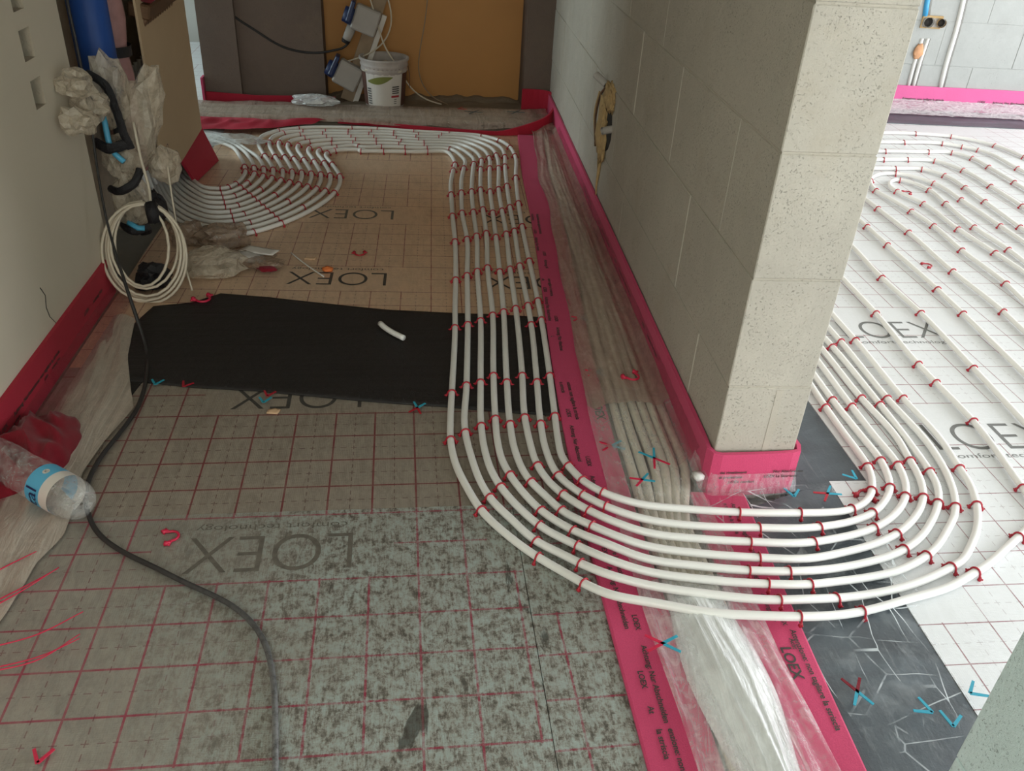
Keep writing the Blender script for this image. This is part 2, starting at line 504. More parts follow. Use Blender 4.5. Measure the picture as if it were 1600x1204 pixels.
M['pink_wall'] = foam_mat('crimson_edge_foam', (0.50, 0.010, 0.040))
M['pink_far'] = foam_mat('lit_pink_edge_foam', (0.74, 0.13, 0.34))  # same pink foam, paler because the far room's strong light is painted in
M['black'] = None
def black_mat():
    m = NT('bituminous_sheet')
    g = m.geo()
    n1 = m.noise(m.mapping(g, (2.5, 34, 1)), 1.0, 6, 0.75, 0.8)
    n2 = m.noise(g, 35, 5, 0.7)
    c = m.mix(n1, (0.010, 0.009, 0.009), (0.030, 0.026, 0.026))
    c = m.mix(m.math('MULTIPLY', m.ramp(n2, [(0.62, 0.0), (0.8, 1.0)]), 0.3), c, (0.13, 0.11, 0.10))
    return m.done(m.bsdf(c, 0.55, 0, m.bump(m.math('ADD', n1, n2), 0.5, 0.006), 0.35))
M['black'] = black_mat()
def slate_mat():
    m = NT('dark_rubber_mat')
    g = m.geo()
    n1 = m.noise(m.mapping(g, (2.4, 4.5, 1), rot=(0, 0, 0.3)), 1.3, 6, 0.62, 0.4)
    n2 = m.noise(m.mapping(g, (60, 6, 1), rot=(0, 0, -0.5)), 1.0, 6, 0.7, 1.0)
    n3 = m.noise(g, 130, 4, 0.7)
    c = m.ramp(n1, [(0.30, (0.045, 0.052, 0.060)), (0.55, (0.088, 0.108, 0.125)), (0.78, (0.17, 0.205, 0.235))])
    c = m.mix(m.math('MULTIPLY', m.ramp(n2, [(0.60, 0.0), (0.72, 1.0)]), 0.35), c, (0.30, 0.31, 0.32))
    c = m.mix(m.math('MULTIPLY', n3, 0.3), c, (0.04, 0.045, 0.05))
    return m.done(m.bsdf(c, 0.42, 0, m.bump(m.math('ADD', n2, n3), 0.3, 0.003), 0.5))
M['slate'] = slate_mat()
M['film'] = film_mat('clear_sheeting', (0.80, 0.80, 0.76), 0.10, 0.46, (20, 2.2, 8), 0.2, 22, 0, 0.35)
M['film_milky'] = film_mat('milky_sheeting', (0.90, 0.91, 0.91), 0.10, 0.62, (16, 1.8, 8), 0.16, 30)
M['film_bunched'] = film_mat('bunched_sheeting', (0.93, 0.95, 0.95), 0.72, 1.0, (15, 1.6, 8), 0.18, 26)
M['film_dull'] = film_mat('dusty_sheeting', (0.52, 0.40, 0.33), 0.40, 0.78, (12, 1.6, 6), 0.35, 24)
M['film_thin'] = crease_mat('thin_sheeting')
M['film_pink'] = film_mat('pinkish_sheeting', (0.34, 0.045, 0.075), 0.12, 0.45, (10, 3, 25), 0.25, 60)
M['film_silver'] = film_mat('glossy_sheeting', (0.80, 0.83, 0.83), 0.35, 0.95, (10, 22, 10), 0.15, 45, 0.2)
M['bag'] = film_mat('thin_bag_plastic', (0.66, 0.57, 0.45), 0.30, 0.78, (13, 13, 8), 0.22, 24, 0, 0.5)
M['bag_brown'] = film_mat('brown_bag_plastic', (0.34, 0.24, 0.17), 0.45, 0.9, (13, 13, 9), 0.25, 30)
M['bottle'] = film_mat('clear_bottle_plastic', (0.86, 0.86, 0.84), 0.10, 0.42, (20, 20, 20), 0.10, 40, 0, 0.25)
M['cable'] = plain('black_rubber_cable', (0.022, 0.021, 0.022), 0.45, 0, 0.4, 0.3, 30)
def dusty_cable():
    m = NT('dusty_black_cable')
    g = m.geo()
    y = m.sep(g)[1]
    d = m.ramp(m.math('MULTIPLY', m.math('ADD', y, 1.3), 1.0, clamp=True), [(0.25, 1.0), (0.75, 0.0)])
    d = m.math('MULTIPLY', d, m.ramp(m.noise(g, 60, 4, 0.7), [(0.30, 0.0), (0.55, 1.0)]))
    c = m.mix(m.math('MULTIPLY', d, 0.6), (0.03, 0.028, 0.028), (0.36, 0.36, 0.36))
    return m.done(m.bsdf(c, 0.5, 0, None, 0.4))
M['cable_dusty'] = dusty_cable()
M['cable_white'] = plain('cream_cable', (0.68, 0.60, 0.48), 0.45, 0, 0.4, 0.08, 30)
M['tape'] = plain('black_tape', (0.016, 0.015, 0.018), 0.45, 0, 0.4, 0.5, 60, 0.6)
M['blue_pipe'] = plain('blue_lagging', (0.018, 0.075, 0.31), 0.5, 0, 0.4, 0.12, 20, 0.1)
M['pink_lag'] = plain('pink_lagging', (0.45, 0.24, 0.23), 0.6, 0, 0.4, 0.35, 20, 0.2)
M['card'] = plain('cardboard', (0.56, 0.42, 0.27), 0.85, 0, 0.2, 0.05, 8, 0.06)
M['cloth'] = plain('dark_red_cloth', (0.20, 0.010, 0.020), 0.9, 0, 0.15, 0.25, 60, 0.3, 0.2)
M['orange'] = plain('orange_scrap', (0.75, 0.20, 0.05), 0.5)
M['cream'] = plain('cream_scrap', (0.72, 0.48, 0.30), 0.6)
M['white'] = plain('white_plastic', (0.78, 0.76, 0.73), 0.4, 0, 0.5, 0.08, 20)
M['grey'] = plain('grey_plastic', (0.42, 0.39, 0.36), 0.5, 0, 0.4, 0.1, 20)
M['navy'] = plain('navy_plastic', (0.012, 0.028, 0.10), 0.4, 0, 0.5, 0.15, 20)
M['wood'] = plain('weathered_batten', (0.34, 0.25, 0.17), 0.75, 0, 0.3, 0.25, 25, 0.2)
M['bucket'] = plain('smeared_white_plastic', (0.48, 0.43, 0.40), 0.55, 0, 0.4, 0.35, 18, 0.1)
M['brown'] = plain('brown_print', (0.12, 0.055, 0.04), 0.5)
M['green'] = plain('green_print', (0.20, 0.22, 0.05), 0.5)
M['redprint'] = plain('red_print', (0.40, 0.04, 0.05), 0.5)
M['label_blue'] = plain('blue_label', (0.10, 0.46, 0.72), 0.35, 0, 0.5, 0.05)
M['label_white'] = plain('white_label', (0.72, 0.68, 0.63), 0.4, 0, 0.5, 0.05)
M['foam_tan'] = plain('expanding_foam', (0.50, 0.34, 0.16), 0.85, 0, 0.3, 0.45, 40, 0.8)
M['foam_orange'] = plain('orange_mortar_patch', (0.62, 0.33, 0.18), 0.85, 0, 0.3, 0.3, 40, 0.5)
M['conduit'] = plain('white_conduit', (0.74, 0.73, 0.70), 0.4, 0, 0.5, 0.05, 20)
M['conduit_blue'] = plain('blue_conduit', (0.05, 0.32, 0.60), 0.4, 0, 0.5, 0.05, 20)
M['mat_chase'] = plain('chase_shade_grey', (0.22, 0.215, 0.20), 0.9, 0, 0.2, 0.2, 30)  # dark grey for the shaded grooves beside the conduits
M['dark'] = plain('gap_shade', (0.03, 0.026, 0.022), 0.9)  # near-black standing for shade inside hollows and bores; also the crack line
M['brass'] = plain('dull_brass', (0.16, 0.09, 0.05), 0.5, 0.4, 0.5, 0.4, 60)
M['slate_paint'] = plain('window_frame_paint', (0.75, 0.75, 0.74), 0.5)

# measured world coordinates in metres
DATA = {'black_sheet': [(0.013, 0.1731), (-0.0114, 0.3139), (-0.0364, 0.4616), (-0.0175, 0.5429), (0.0007, 0.6113), (0.1114, 0.6372), (0.1892, 0.7009), (0.3444, 0.6727), (0.7152, 0.5846), (0.9193, 0.5609),
                 (1.0836, 0.5462), (1.2274, 0.5273), (1.2169, 0.3482), (1.1983, 0.129), (1.1853, -0.0311), (1.0443, -0.0113), (0.8919, 0.018), (0.6536, 0.0564), (0.3793, 0.1117), (0.2085, 0.1356),
                 (0.0728, 0.165)],
 'cable_floor': [(-0.0216, 0.5113, 0.008), (0.0378, 0.354, 0.008), (0.0803, 0.1881, 0.008), (0.0912, 0.1073, 0.008), (0.0941, 0.0223, 0.008), (0.0805, -0.076, 0.008), (0.0634, -0.1669, 0.008),
                 (0.0583, -0.2399, 0.008), (0.0659, -0.3092, 0.008), (0.0903, -0.3755, 0.008), (0.1253, -0.4388, 0.008), (0.1854, -0.4966, 0.008), (0.2676, -0.5514, 0.008), (0.3537, -0.6096, 0.008),
                 (0.4151, -0.6475, 0.008), (0.4635, -0.6884, 0.008), (0.4993, -0.7334, 0.008), (0.5235, -0.7879, 0.008), (0.5383, -0.8458, 0.008), (0.5524, -0.9386, 0.008), (0.5641, -1.0392, 0.008),
                 (0.5726, -1.1287, 0.008)],
 'cable_hang': [(-0.13, 0.8518, 0.9447), (-0.12, 0.7612, 0.8605), (-0.115, 0.7499, 0.7641), (-0.11, 0.7339, 0.6825), (-0.1, 0.692, 0.5516), (-0.095, 0.6549, 0.4523), (-0.085, 0.6135, 0.3718),
                (-0.07, 0.5678, 0.2923), (-0.045, 0.5136, 0.2162), (-0.01, 0.4403, 0.1494)],
 'clips': {'A': [(1.0153, 2.0496), (1.0072, 1.9564), (0.9847, 1.6419), (0.979, 1.3887), (0.9742, 1.1261), (0.9574, 0.795), (0.9351, 0.4448), (0.9049, 0.0726), (0.8901, -0.1408), (0.937, -0.4217),
                 (1.0515, -0.5713), (1.1314, -0.6676), (1.5391, -0.7909), (1.6891, -0.7636), (1.9923, -0.6693), (2.1658, -0.5672), (0.496, 1.6379), (0.3184, 1.2926), (0.2265, 1.2102),
                 (0.1719, 1.1729), (0.5073, 1.8504), (0.4296, 2.1777), (0.4698, 2.0085), (0.4753, 2.2105), (0.5834, 2.2177), (0.6925, 2.225), (0.8024, 2.2146), (0.9127, 2.2037)],
           'B': [(1.0461, 2.3214), (1.0628, 1.9962), (1.0324, 1.6597), (1.0253, 1.4254), (1.022, 1.1518), (0.9997, 0.8315), (0.9762, 0.4652), (0.9478, 0.1107), (0.9294, -0.1089), (0.9634, -0.3694),
                 (1.0517, -0.52), (1.1348, -0.6071), (1.5131, -0.7463), (1.6466, -0.7293), (1.9466, -0.6531), (2.1271, -0.4578), (2.1705, -0.3133), (2.1914, 0.0093), (2.2062, 0.3443),
                 (0.4577, 1.6625), (0.3813, 1.4598), (0.2968, 1.3327), (0.159, 1.2168), (0.4652, 1.8613), (0.3905, 2.2249), (0.4293, 2.0363), (0.4622, 2.2807), (0.5717, 2.2883), (0.6823, 2.296),
                 (0.7938, 2.2872), (0.9056, 2.2762)],
           'C': [(1.112, 2.0552), (1.0786, 1.6857), (1.0678, 1.4339), (1.0607, 1.1776), (1.0381, 0.8634), (1.0188, 0.4945), (0.9883, 0.1263), (0.9727, -0.0819), (0.9968, -0.3337), (1.0659, -0.4691),
                 (1.1391, -0.5537), (1.5085, -0.7022), (1.5987, -0.7033), (1.9124, -0.6156), (2.0753, -0.4506), (2.1414, 0.0108), (2.153, 0.3368), (0.419, 1.6874), (0.2747, 1.3736), (0.1963, 1.2959),
                 (0.1458, 1.2616), (0.423, 1.8722), (0.3405, 2.2518), (0.3834, 2.0546), (0.4377, 2.331), (0.5482, 2.3389), (0.6597, 2.347), (0.7723, 2.3418), (0.8852, 2.3307)],
           'D': [(1.1563, 2.1155), (1.1429, 1.9913), (1.1198, 1.7118), (1.1098, 1.4642), (1.1, 1.2039), (1.0768, 0.8906), (1.0603, 0.5245), (1.0274, 0.1594), (1.0126, -0.0482), (1.0217, -0.2865),
                 (1.076, -0.4176), (1.1386, -0.5024), (1.4806, -0.6623), (1.5645, -0.669), (1.8716, -0.5931), (2.0366, -0.4464), (2.0847, -0.3201), (2.1055, -0.0178), (2.1106, 0.3049), (0.38, 1.7125),
                 (0.3202, 1.5265), (0.2522, 1.4153), (0.1323, 1.3075), (0.3808, 1.8831), (0.2861, 2.289), (0.3354, 2.0776), (0.327, 2.3758), (0.4375, 2.3841), (0.5491, 2.3924), (0.6618, 2.4007),
                 (0.7756, 2.3951), (0.8898, 2.384)],
           'E': [(1.2001, 2.1575), (1.1859, 2.003), (1.1598, 1.6891), (1.1463, 1.4291), (1.1343, 1.1728), (1.1171, 0.8586), (1.0981, 0.5508), (1.0616, 0.1211), (1.0481, -0.0788), (1.0678, -0.313),
                 (1.1255, -0.4291), (1.1811, -0.4995), (1.5176, -0.6267), (1.8821, -0.5415), (2.0137, -0.4168), (2.0579, -0.2739), (2.0665, 0.0163), (0.3407, 1.7378), (0.2293, 1.4578),
                 (0.1649, 1.3854), (0.1185, 1.3544), (0.3385, 1.8941), (0.2362, 2.3061), (0.2895, 2.0914), (0.3013, 2.4224), (0.4127, 2.4309), (0.5251, 2.4395), (0.6387, 2.4482), (0.7534, 2.4465),
                 (0.8687, 2.4353)],
           'F': [(1.2416, 2.2001), (1.2282, 2.0053), (1.1989, 1.7152), (1.1857, 1.452), (1.1775, 1.2055), (1.1566, 0.8858), (1.1388, 0.5776), (1.1095, 0.1574), (1.0904, -0.0508), (1.0964, -0.2623),
                 (1.1376, -0.3738), (1.1839, -0.4486), (1.5143, -0.5773), (1.6642, -0.5761), (1.8387, -0.5198), (1.9693, -0.4195), (2.0129, -0.296), (2.0179, -0.0248), (0.3009, 1.7633),
                 (0.2574, 1.5951), (0.2059, 1.5011), (0.1044, 1.4025), (0.2961, 1.905), (0.1909, 2.3341), (0.2458, 2.1102), (0.2814, 2.4703), (0.3937, 2.4791), (0.507, 2.488), (0.6216, 2.497),
                 (0.7373, 2.4982), (0.8536, 2.4871), (0.9702, 2.4758)],
           'G': [(1.2762, 2.1722), (1.2616, 2.0353), (1.2404, 1.7585), (1.2245, 1.49), (1.214, 1.2388), (1.1939, 0.908), (1.1839, 0.6002), (1.1762, 0.463), (1.1452, 0.1223), (1.1287, -0.0816),
                 (1.139, -0.3), (1.1785, -0.385), (1.2235, -0.4453), (1.5493, -0.5339), (1.6958, -0.5292), (1.8589, -0.4699), (1.9484, -0.3773), (1.9788, -0.2679), (1.9783, 0.009), (0.2609, 1.789),
                 (0.1821, 1.5453), (0.132, 1.4788), (0.0899, 1.4516), (0.2536, 1.916), (0.146, 2.3308), (0.202, 2.1147), (0.1746, 2.5063), (0.2868, 2.5154), (0.4, 2.5245), (0.5145, 2.5338),
                 (0.6301, 2.5431), (0.7469, 2.5428), (0.8643, 2.5315), (0.9819, 2.5203)],
           'H': [(0.1659, 2.5282), (0.2616, 2.5819), (0.5272, 2.61), (0.6581, 2.6033), (0.8453, 2.5721), (1.0263, 2.5519), (1.19, 2.5188), (1.276, 2.4464), (1.319, 2.3297), (1.3259, 2.1954),
                 (1.294, 1.8728), (1.2661, 1.544), (1.2495, 1.2794), (1.2339, 0.9473), (1.2219, 0.628), (1.2132, 0.4926), (1.1886, 0.1555), (1.1714, -0.0475), (1.1667, -0.2636), (1.1903, -0.337),
                 (1.2257, -0.3923), (1.5235, -0.4811), (1.6586, -0.4897), (1.8092, -0.4571), (1.8909, -0.3893), (1.9323, -0.2952), (1.9399, -0.0256), (0.2204, 1.815), (0.1927, 1.6657),
                 (0.1577, 1.5904), (0.0751, 1.5019), (0.211, 1.927), (0.094, 2.3375), (0.1549, 2.1237)],
           'S0': [(2.3678, 0.5275), (2.3384, 0.1946), (2.3366, 0.088), (2.3333, -0.111), (2.2873, -0.3929)],
           'S1': [(2.533, 0.8113), (2.5328, 0.5309), (2.5045, 0.1682)],
           'S10': [(3.5624, 2.5799), (3.7889, 2.5722), (3.8769, 2.5186), (3.9397, 2.4641), (3.9678, 2.1469)],
           'S11': [(3.7341, 2.7678), (3.9294, 2.7191), (4.0996, 2.5581), (4.1418, 2.3514)],
           'S2': [(2.7231, 1.315), (2.7137, 1.1178), (2.6961, 0.7094), (2.6853, 0.525)],
           'S3': [(2.8801, 1.5292), (2.8788, 1.2552), (2.8503, 0.8691), (2.8445, 0.5381)],
           'S4': [(3.0008, 0.7632), (3.0081, 1.0707), (3.0333, 1.3297), (3.0243, 1.5025), (2.9898, 1.7659), (3.0369, 1.9123), (3.2228, 2.0265), (3.3514, 1.89), (3.3586, 1.6602), (3.3478, 1.3374)],
           'S5': [(3.1382, 1.047), (3.1256, 1.2959), (3.1378, 1.6023), (3.0936, 1.7615), (3.1919, 1.9291), (3.2697, 1.7865), (3.2502, 1.6062), (3.2138, 1.3196), (3.2186, 1.0802)],
           'S7': [(3.2656, 2.1082), (3.4073, 2.1059), (3.4784, 2.0103), (3.4814, 1.8315), (3.4646, 1.6388), (3.4331, 1.3248)],
           'S8': [(3.2742, 2.2541), (3.4148, 2.2627), (3.5594, 2.2499), (3.6315, 2.0978), (3.6315, 1.8564), (3.6173, 1.586)],
           'S9': [(3.3608, 2.4024), (3.6117, 2.4077), (3.7488, 2.4053), (3.8102, 2.3086), (3.8124, 2.1591), (3.7996, 1.9202)],
           'X1': [(0.0969, 1.8944), (0.0818, 1.7311), (0.0617, 1.6787), (0.0285, 1.6604), (0.0827, 1.9602)],
           'X2': [(0.1385, 1.8677), (0.1262, 1.7384), (0.1076, 1.6833), (0.0444, 1.6063), (0.1255, 1.9491)],
           'X3': [(0.1796, 1.8412), (0.1329, 1.6363), (0.0977, 1.5765), (0.0599, 1.5535), (0.1683, 1.938)]},
 'cloth': [(-0.1603, -0.096), (-0.119, -0.0078), (-0.038, -0.0246), (0.0012, -0.1021), (-0.0031, -0.1661), (-0.0072, -0.2317), (-0.0665, -0.2933), (-0.1314, -0.3339), (-0.1931, -0.2421)],
 'conduits': [[(3.9164, 3.3602, 0.7143), (3.94, 3.3583, 0.5557)], [(3.9646, 3.3563, 0.4289), (3.9595, 3.3567, 0.2782), (3.9634, 3.3564, 0.1468)],
              [(4.0004, 3.3534, 0.4307), (3.9939, 3.3539, 0.2989), (3.9962, 3.3538, 0.1484)], [(4.1405, 3.342, 0.7258), (4.1592, 3.3405, 0.4756), (4.1616, 3.3403, 0.288), (4.1708, 3.3395, 0.1489)]],
 'curl': [(1.4543, 3.0346), (1.5825, 3.0748), (1.6538, 3.0264), (1.6609, 2.8412), (1.5786, 2.6361), (1.4742, 2.5574), (1.3228, 2.5689), (1.1578, 2.6143), (0.9915, 2.66), (0.8241, 2.7183),
          (0.6886, 2.7679)],
 'extra': {'X1': [(-0.235, 2.03, 0.5), (-0.235, 2.02, 0.16), (-0.22, 2.01, 0.06), (-0.2405, 2.0892, 0.0115), (-0.2135, 2.0111, 0.0115), (-0.1671, 1.8896, 0.0115), (-0.0999, 1.7664, 0.0115),
                  (-0.0268, 1.6748, 0.0115), (0.0409, 1.6693, 0.0115), (0.0818, 1.7311, 0.0115), (0.0972, 1.8116, 0.0115), (0.0969, 1.8944, 0.0115), (0.0827, 1.9602, 0.0115), (0.0398, 2.1069, 0.0115),
                  (-0.0083, 2.2302, 0.0115), (-0.0921, 2.3234, 0.0115), (-0.3421, 2.4434, 0.0115)],
           'X2': [(-0.235, 1.975, 0.5), (-0.235, 1.965, 0.16), (-0.22, 1.955, 0.06), (-0.2427, 2.0459, 0.0115), (-0.2102, 1.9523, 0.0115), (-0.1568, 1.8206, 0.0115), (-0.086, 1.6997, 0.0115),
                  (-0.0125, 1.6163, 0.0115), (0.0555, 1.6141, 0.0115), (0.1076, 1.6833, 0.0115), (0.131, 1.7703, 0.0115), (0.1385, 1.8677, 0.0115), (0.1255, 1.9491, 0.0115), (0.0958, 2.0595, 0.0115),
                  (0.0383, 2.2011, 0.0115), (-0.0558, 2.3373, 0.0115), (-0.3058, 2.4573, 0.0115)],
           'X3': [(-0.235, 1.92, 0.5), (-0.235, 1.91, 0.16), (-0.22, 1.9, 0.06), (-0.2449, 2.0034, 0.0115), (-0.2069, 1.8949, 0.0115), (-0.1469, 1.7536, 0.0115), (-0.0725, 1.6351, 0.0115),
                  (0.0015, 1.5593, 0.0115), (0.0697, 1.5603, 0.0115), (0.1329, 1.6363, 0.0115), (0.1641, 1.7297, 0.0115), (0.1796, 1.8412, 0.0115), (0.1683, 1.938, 0.0115), (0.119, 2.1016, 0.0115),
                  (0.0524, 2.2128, 0.0115), (-0.0061, 2.3072, 0.0115), (-0.0759, 2.3813, 0.0115), (-0.32589999999999997, 2.5013, 0.0115)]},
 'farjoints': [(4.4122, 3.3199, 0.5795), (4.5306, 3.3103, 0.5855), (4.6146, 3.3034, 0.3139), (4.6553, 3.3001, 0.3159), (4.2817, 3.3305, 0.6625), (4.2572, 3.3325, 0.2735)],
 'hole': [],
 'jbox': [(3.9243, 3.3596, 0.5549), (4.0499, 3.3494, 0.5613), (4.0619, 3.3484, 0.4891), (3.9251, 3.3595, 0.4896)],
 'left_film': [(-0.0322, 0.5264), (0.0035, 0.2958), (0.0541, 0.1271), (0.085, 0.0345), (0.0521, -0.104), (0.0367, -0.2288), (0.0564, -0.3645), (0.0619, -0.4464), (0.0359, -0.5208), (0.0297, -0.6079),
               (0.0239, -0.6723), (0.0077, -0.7608)],
 'lobes': [(-0.1, 0.6352, 0.6707), (-0.095, 0.6964, 0.6007), (-0.1, 0.6053, 0.5788)],
 'marks': {'back': [(1.1737, 2.8236), (1.406, 2.8443), (1.0894, 2.8801)],
           'left': [(0.1122, 0.1446), (0.1874, 0.1329), (0.4135, 0.0791), (0.4074, 0.0484), (0.8098, 0.0114), (0.1893, -0.9837)],
           'near': [(1.2461, -0.8447), (1.2954, -0.1872), (1.3245, 0.1673), (1.3382, 0.4999), (1.3762, -0.2824), (1.3283, -0.3587), (1.3862, 0.9181), (1.4632, 1.4836)],
           'right': [(1.5844, -0.9549), (1.7941, -0.9741), (1.7015, -1.0082), (1.7232, -1.0387), (1.6875, -0.4111), (1.7745, -0.4036), (1.8724, -0.3522)]},
 'misc': {'chip': (0.2876, 2.5672, -0.0),
          'debris1': (0.1184, 0.8723, 0.0),
          'debris2': (0.2571, 0.9417, 0.0),
          'debris3': (0.1241, 1.0912, 0.0),
          'debris4': (-0.004, 1.1184, 0.0),
          'knot': (1.4122, 0.0962, 0.0),
          'loop': (0.6225, 1.0232, 0.0),
          'orange': (0.5181, 0.8798, 0.0),
          'paper': (0.4385, 0.0083, 0.0),
          'pick2': (3.1535, 1.7698, 0.0),
          'pick3': (2.7897, 0.9404, 0.0),
          'pouch': (0.3061, 2.9363, 0.0),
          'redclip': (0.2814, -0.4582, 0.0),
          'redclip2': (1.8791, -0.3966, 0.0),
          'redtie': (0.1434, 0.6551, 0.0),
          'white': (1.4707, -0.3042, 0.0)},
 'offcut': [(0.7053, 0.4682, 0.016), (0.7212, 0.4391, 0.016), (0.7427, 0.4104, 0.016), (0.7771, 0.3741, 0.016)],
 'pipes': {'A': [(-0.235, 1.48, 0.5), (-0.235, 1.47, 0.16), (-0.22, 1.46, 0.06), (-0.2607, 1.6899, 0.0115), (-0.1835, 1.4835, 0.0115), (-0.0772, 1.2824, 0.0115), (0.0228, 1.1791, 0.0115),
                 (0.1013, 1.1518, 0.0115), (0.1719, 1.1729, 0.0115), (0.3184, 1.2926, 0.0115), (0.4112, 1.4271, 0.0115), (0.496, 1.6379, 0.0115), (0.5073, 1.8504, 0.0115), (0.4888, 1.9282, 0.0115),
                 (0.4601, 2.0246, 0.0115), (0.4296, 2.1777, 0.0115), (0.4428, 2.2034, 0.0115), (0.4979, 2.2372, 0.0115), (0.6072, 2.2294, 0.0115), (0.5741, 2.2221, 0.0115), (0.6955, 2.2252, 0.0115),
                 (0.8487, 2.2272, 0.0115), (0.9975, 2.235, 0.0115), (1.0209, 2.1513, 0.0115), (1.0279, 2.0598, 0.0115), (1.0082, 1.9204, 0.0115), (0.9894, 1.7308, 0.0115), (0.9866, 1.6262, 0.0115),
                 (0.979, 1.3887, 0.0115), (0.9742, 1.1261, 0.0115), (0.9571, 0.7899, 0.0115), (0.943, 0.5833, 0.0115), (0.9351, 0.4448, 0.0115), (0.9049, 0.0726, 0.0115), (0.8956, -0.0383, 0.0115),
                 (0.89, -0.1435, 0.0115), (0.897, -0.2437, 0.0115), (0.9186, -0.3348, 0.0115), (0.9448, -0.4155, 0.0115), (0.9939, -0.4986, 0.0115), (1.0515, -0.5713, 0.0115),
                 (1.0923, -0.6151, 0.0149), (1.1314, -0.6676, 0.027), (1.1662, -0.705, 0.0362), (1.2679, -0.7414, 0.0375), (1.3573, -0.7686, 0.0375), (1.4815, -0.7863, 0.0375),
                 (1.5391, -0.7909, 0.0368), (1.6891, -0.7636, 0.0115), (1.8002, -0.7374, 0.0115), (1.9182, -0.7065, 0.0115), (1.982, -0.6764, 0.0115), (2.0289, -0.6539, 0.0115),
                 (2.1056, -0.606, 0.0115), (2.1658, -0.5672, 0.0115), (2.3133, -0.4669, 0.0115)],
           'B': [(-0.235, 1.535, 0.5), (-0.235, 1.525, 0.16), (-0.22, 1.515, 0.06), (-0.2589, 1.7267, 0.0115), (-0.1862, 1.5308, 0.0115), (-0.0851, 1.3357, 0.0115), (0.012, 1.2308, 0.0115),
                 (0.0899, 1.1985, 0.0115), (0.1601, 1.2175, 0.0115), (0.2968, 1.3327, 0.0115), (0.382, 1.4629, 0.0115), (0.4577, 1.6625, 0.0115), (0.4652, 1.8613, 0.0115), (0.4476, 1.9472, 0.0115),
                 (0.4206, 2.0542, 0.0115), (0.3905, 2.2249, 0.0115), (0.4036, 2.2511, 0.0115), (0.454, 2.2648, 0.0115), (0.5682, 2.2985, 0.0115), (0.5715, 2.2935, 0.0115), (0.6946, 2.2969, 0.0115),
                 (0.8498, 2.2857, 0.0115), (1.0236, 2.275, 0.0115), (1.0593, 2.1842, 0.0115), (1.0765, 2.1107, 0.0115), (1.061, 1.9685, 0.0115), (1.0436, 1.8344, 0.0115), (1.0319, 1.6517, 0.0115),
                 (1.0201, 1.4253, 0.0115), (1.0211, 1.1393, 0.0115), (0.9993, 0.8262, 0.0115), (0.9762, 0.4652, 0.0115), (0.9478, 0.1107, 0.0115), (0.9292, -0.1117, 0.0115), (0.9366, -0.2121, 0.0115),
                 (0.9528, -0.3198, 0.0115), (0.9677, -0.3719, 0.0115), (1.0106, -0.4514, 0.0115), (1.0542, -0.5222, 0.0115), (1.1003, -0.566, 0.0149), (1.1357, -0.6094, 0.0252),
                 (1.1832, -0.6554, 0.0369), (1.243, -0.6847, 0.0375), (1.366, -0.7201, 0.0375), (1.5131, -0.7463, 0.0375), (1.5576, -0.7466, 0.0368), (1.6965, -0.7222, 0.0115),
                 (1.7981, -0.7066, 0.0115), (1.8745, -0.6834, 0.0115), (1.948, -0.6532, 0.0115), (1.9841, -0.6356, 0.0115), (2.0295, -0.5936, 0.0115), (2.0855, -0.5305, 0.0115),
                 (2.1247, -0.467, 0.0115), (2.1626, -0.3696, 0.0115), (2.1705, -0.3133, 0.0115), (2.1885, -0.2098, 0.0115), (2.1895, 0.0094, 0.0115), (2.2062, 0.3443, 0.0115), (2.2095, 0.538, 0.0115),
                 (2.2143, 0.7251, 0.0115)],
           'C': [(-0.235, 1.59, 0.5), (-0.235, 1.58, 0.16), (-0.22, 1.57, 0.06), (-0.257, 1.7641, 0.0115), (-0.1889, 1.5791, 0.0115), (-0.0932, 1.3905, 0.0115), (0.0009, 1.2838, 0.0115),
                 (0.0782, 1.2462, 0.0115), (0.1481, 1.2631, 0.0115), (0.2747, 1.3736, 0.0115), (0.3523, 1.4992, 0.0115), (0.419, 1.6874, 0.0115), (0.423, 1.8722, 0.0115), (0.4036, 1.9616, 0.0115),
                 (0.374, 2.0733, 0.0115), (0.3405, 2.2518, 0.0115), (0.3525, 2.2885, 0.0115), (0.4023, 2.3128, 0.0115), (0.5169, 2.3473, 0.0115), (0.5696, 2.3458, 0.0115), (0.694, 2.3494, 0.0115),
                 (0.8507, 2.3327, 0.0115), (1.0503, 2.3156, 0.0115), (1.0983, 2.2177, 0.0115), (1.1209, 2.1329, 0.0115), (1.1077, 1.9986, 0.0115), (1.0774, 1.6695, 0.0115), (1.0662, 1.4124, 0.0115),
                 (1.0592, 1.1587, 0.0115), (1.0368, 0.8475, 0.0115), (1.0185, 0.4902, 0.0115), (0.9883, 0.1263, 0.0115), (0.9724, -0.0848, 0.0115), (0.9719, -0.1872, 0.0115),
                 (0.9833, -0.2849, 0.0115), (0.9968, -0.3337, 0.0115), (1.0361, -0.4201, 0.0115), (1.0684, -0.4713, 0.0115), (1.1391, -0.5537, 0.0234), (1.1925, -0.6116, 0.0369),
                 (1.2522, -0.6473, 0.0375), (1.378, -0.6819, 0.0375), (1.5072, -0.7021, 0.0375), (1.574, -0.7072, 0.0368), (1.6836, -0.6815, 0.0153), (1.7531, -0.6706, 0.0115),
                 (1.8249, -0.6558, 0.0115), (1.8744, -0.6353, 0.0115), (1.9124, -0.6156, 0.0115), (1.9555, -0.5854, 0.0115), (2.0066, -0.5373, 0.0115), (2.057, -0.4843, 0.0115),
                 (2.0826, -0.4439, 0.0115), (2.1169, -0.36, 0.0115), (2.1424, -0.2334, 0.0115), (2.1414, 0.0108, 0.0115), (2.153, 0.3368, 0.0115), (2.1531, 0.5292, 0.0115)],
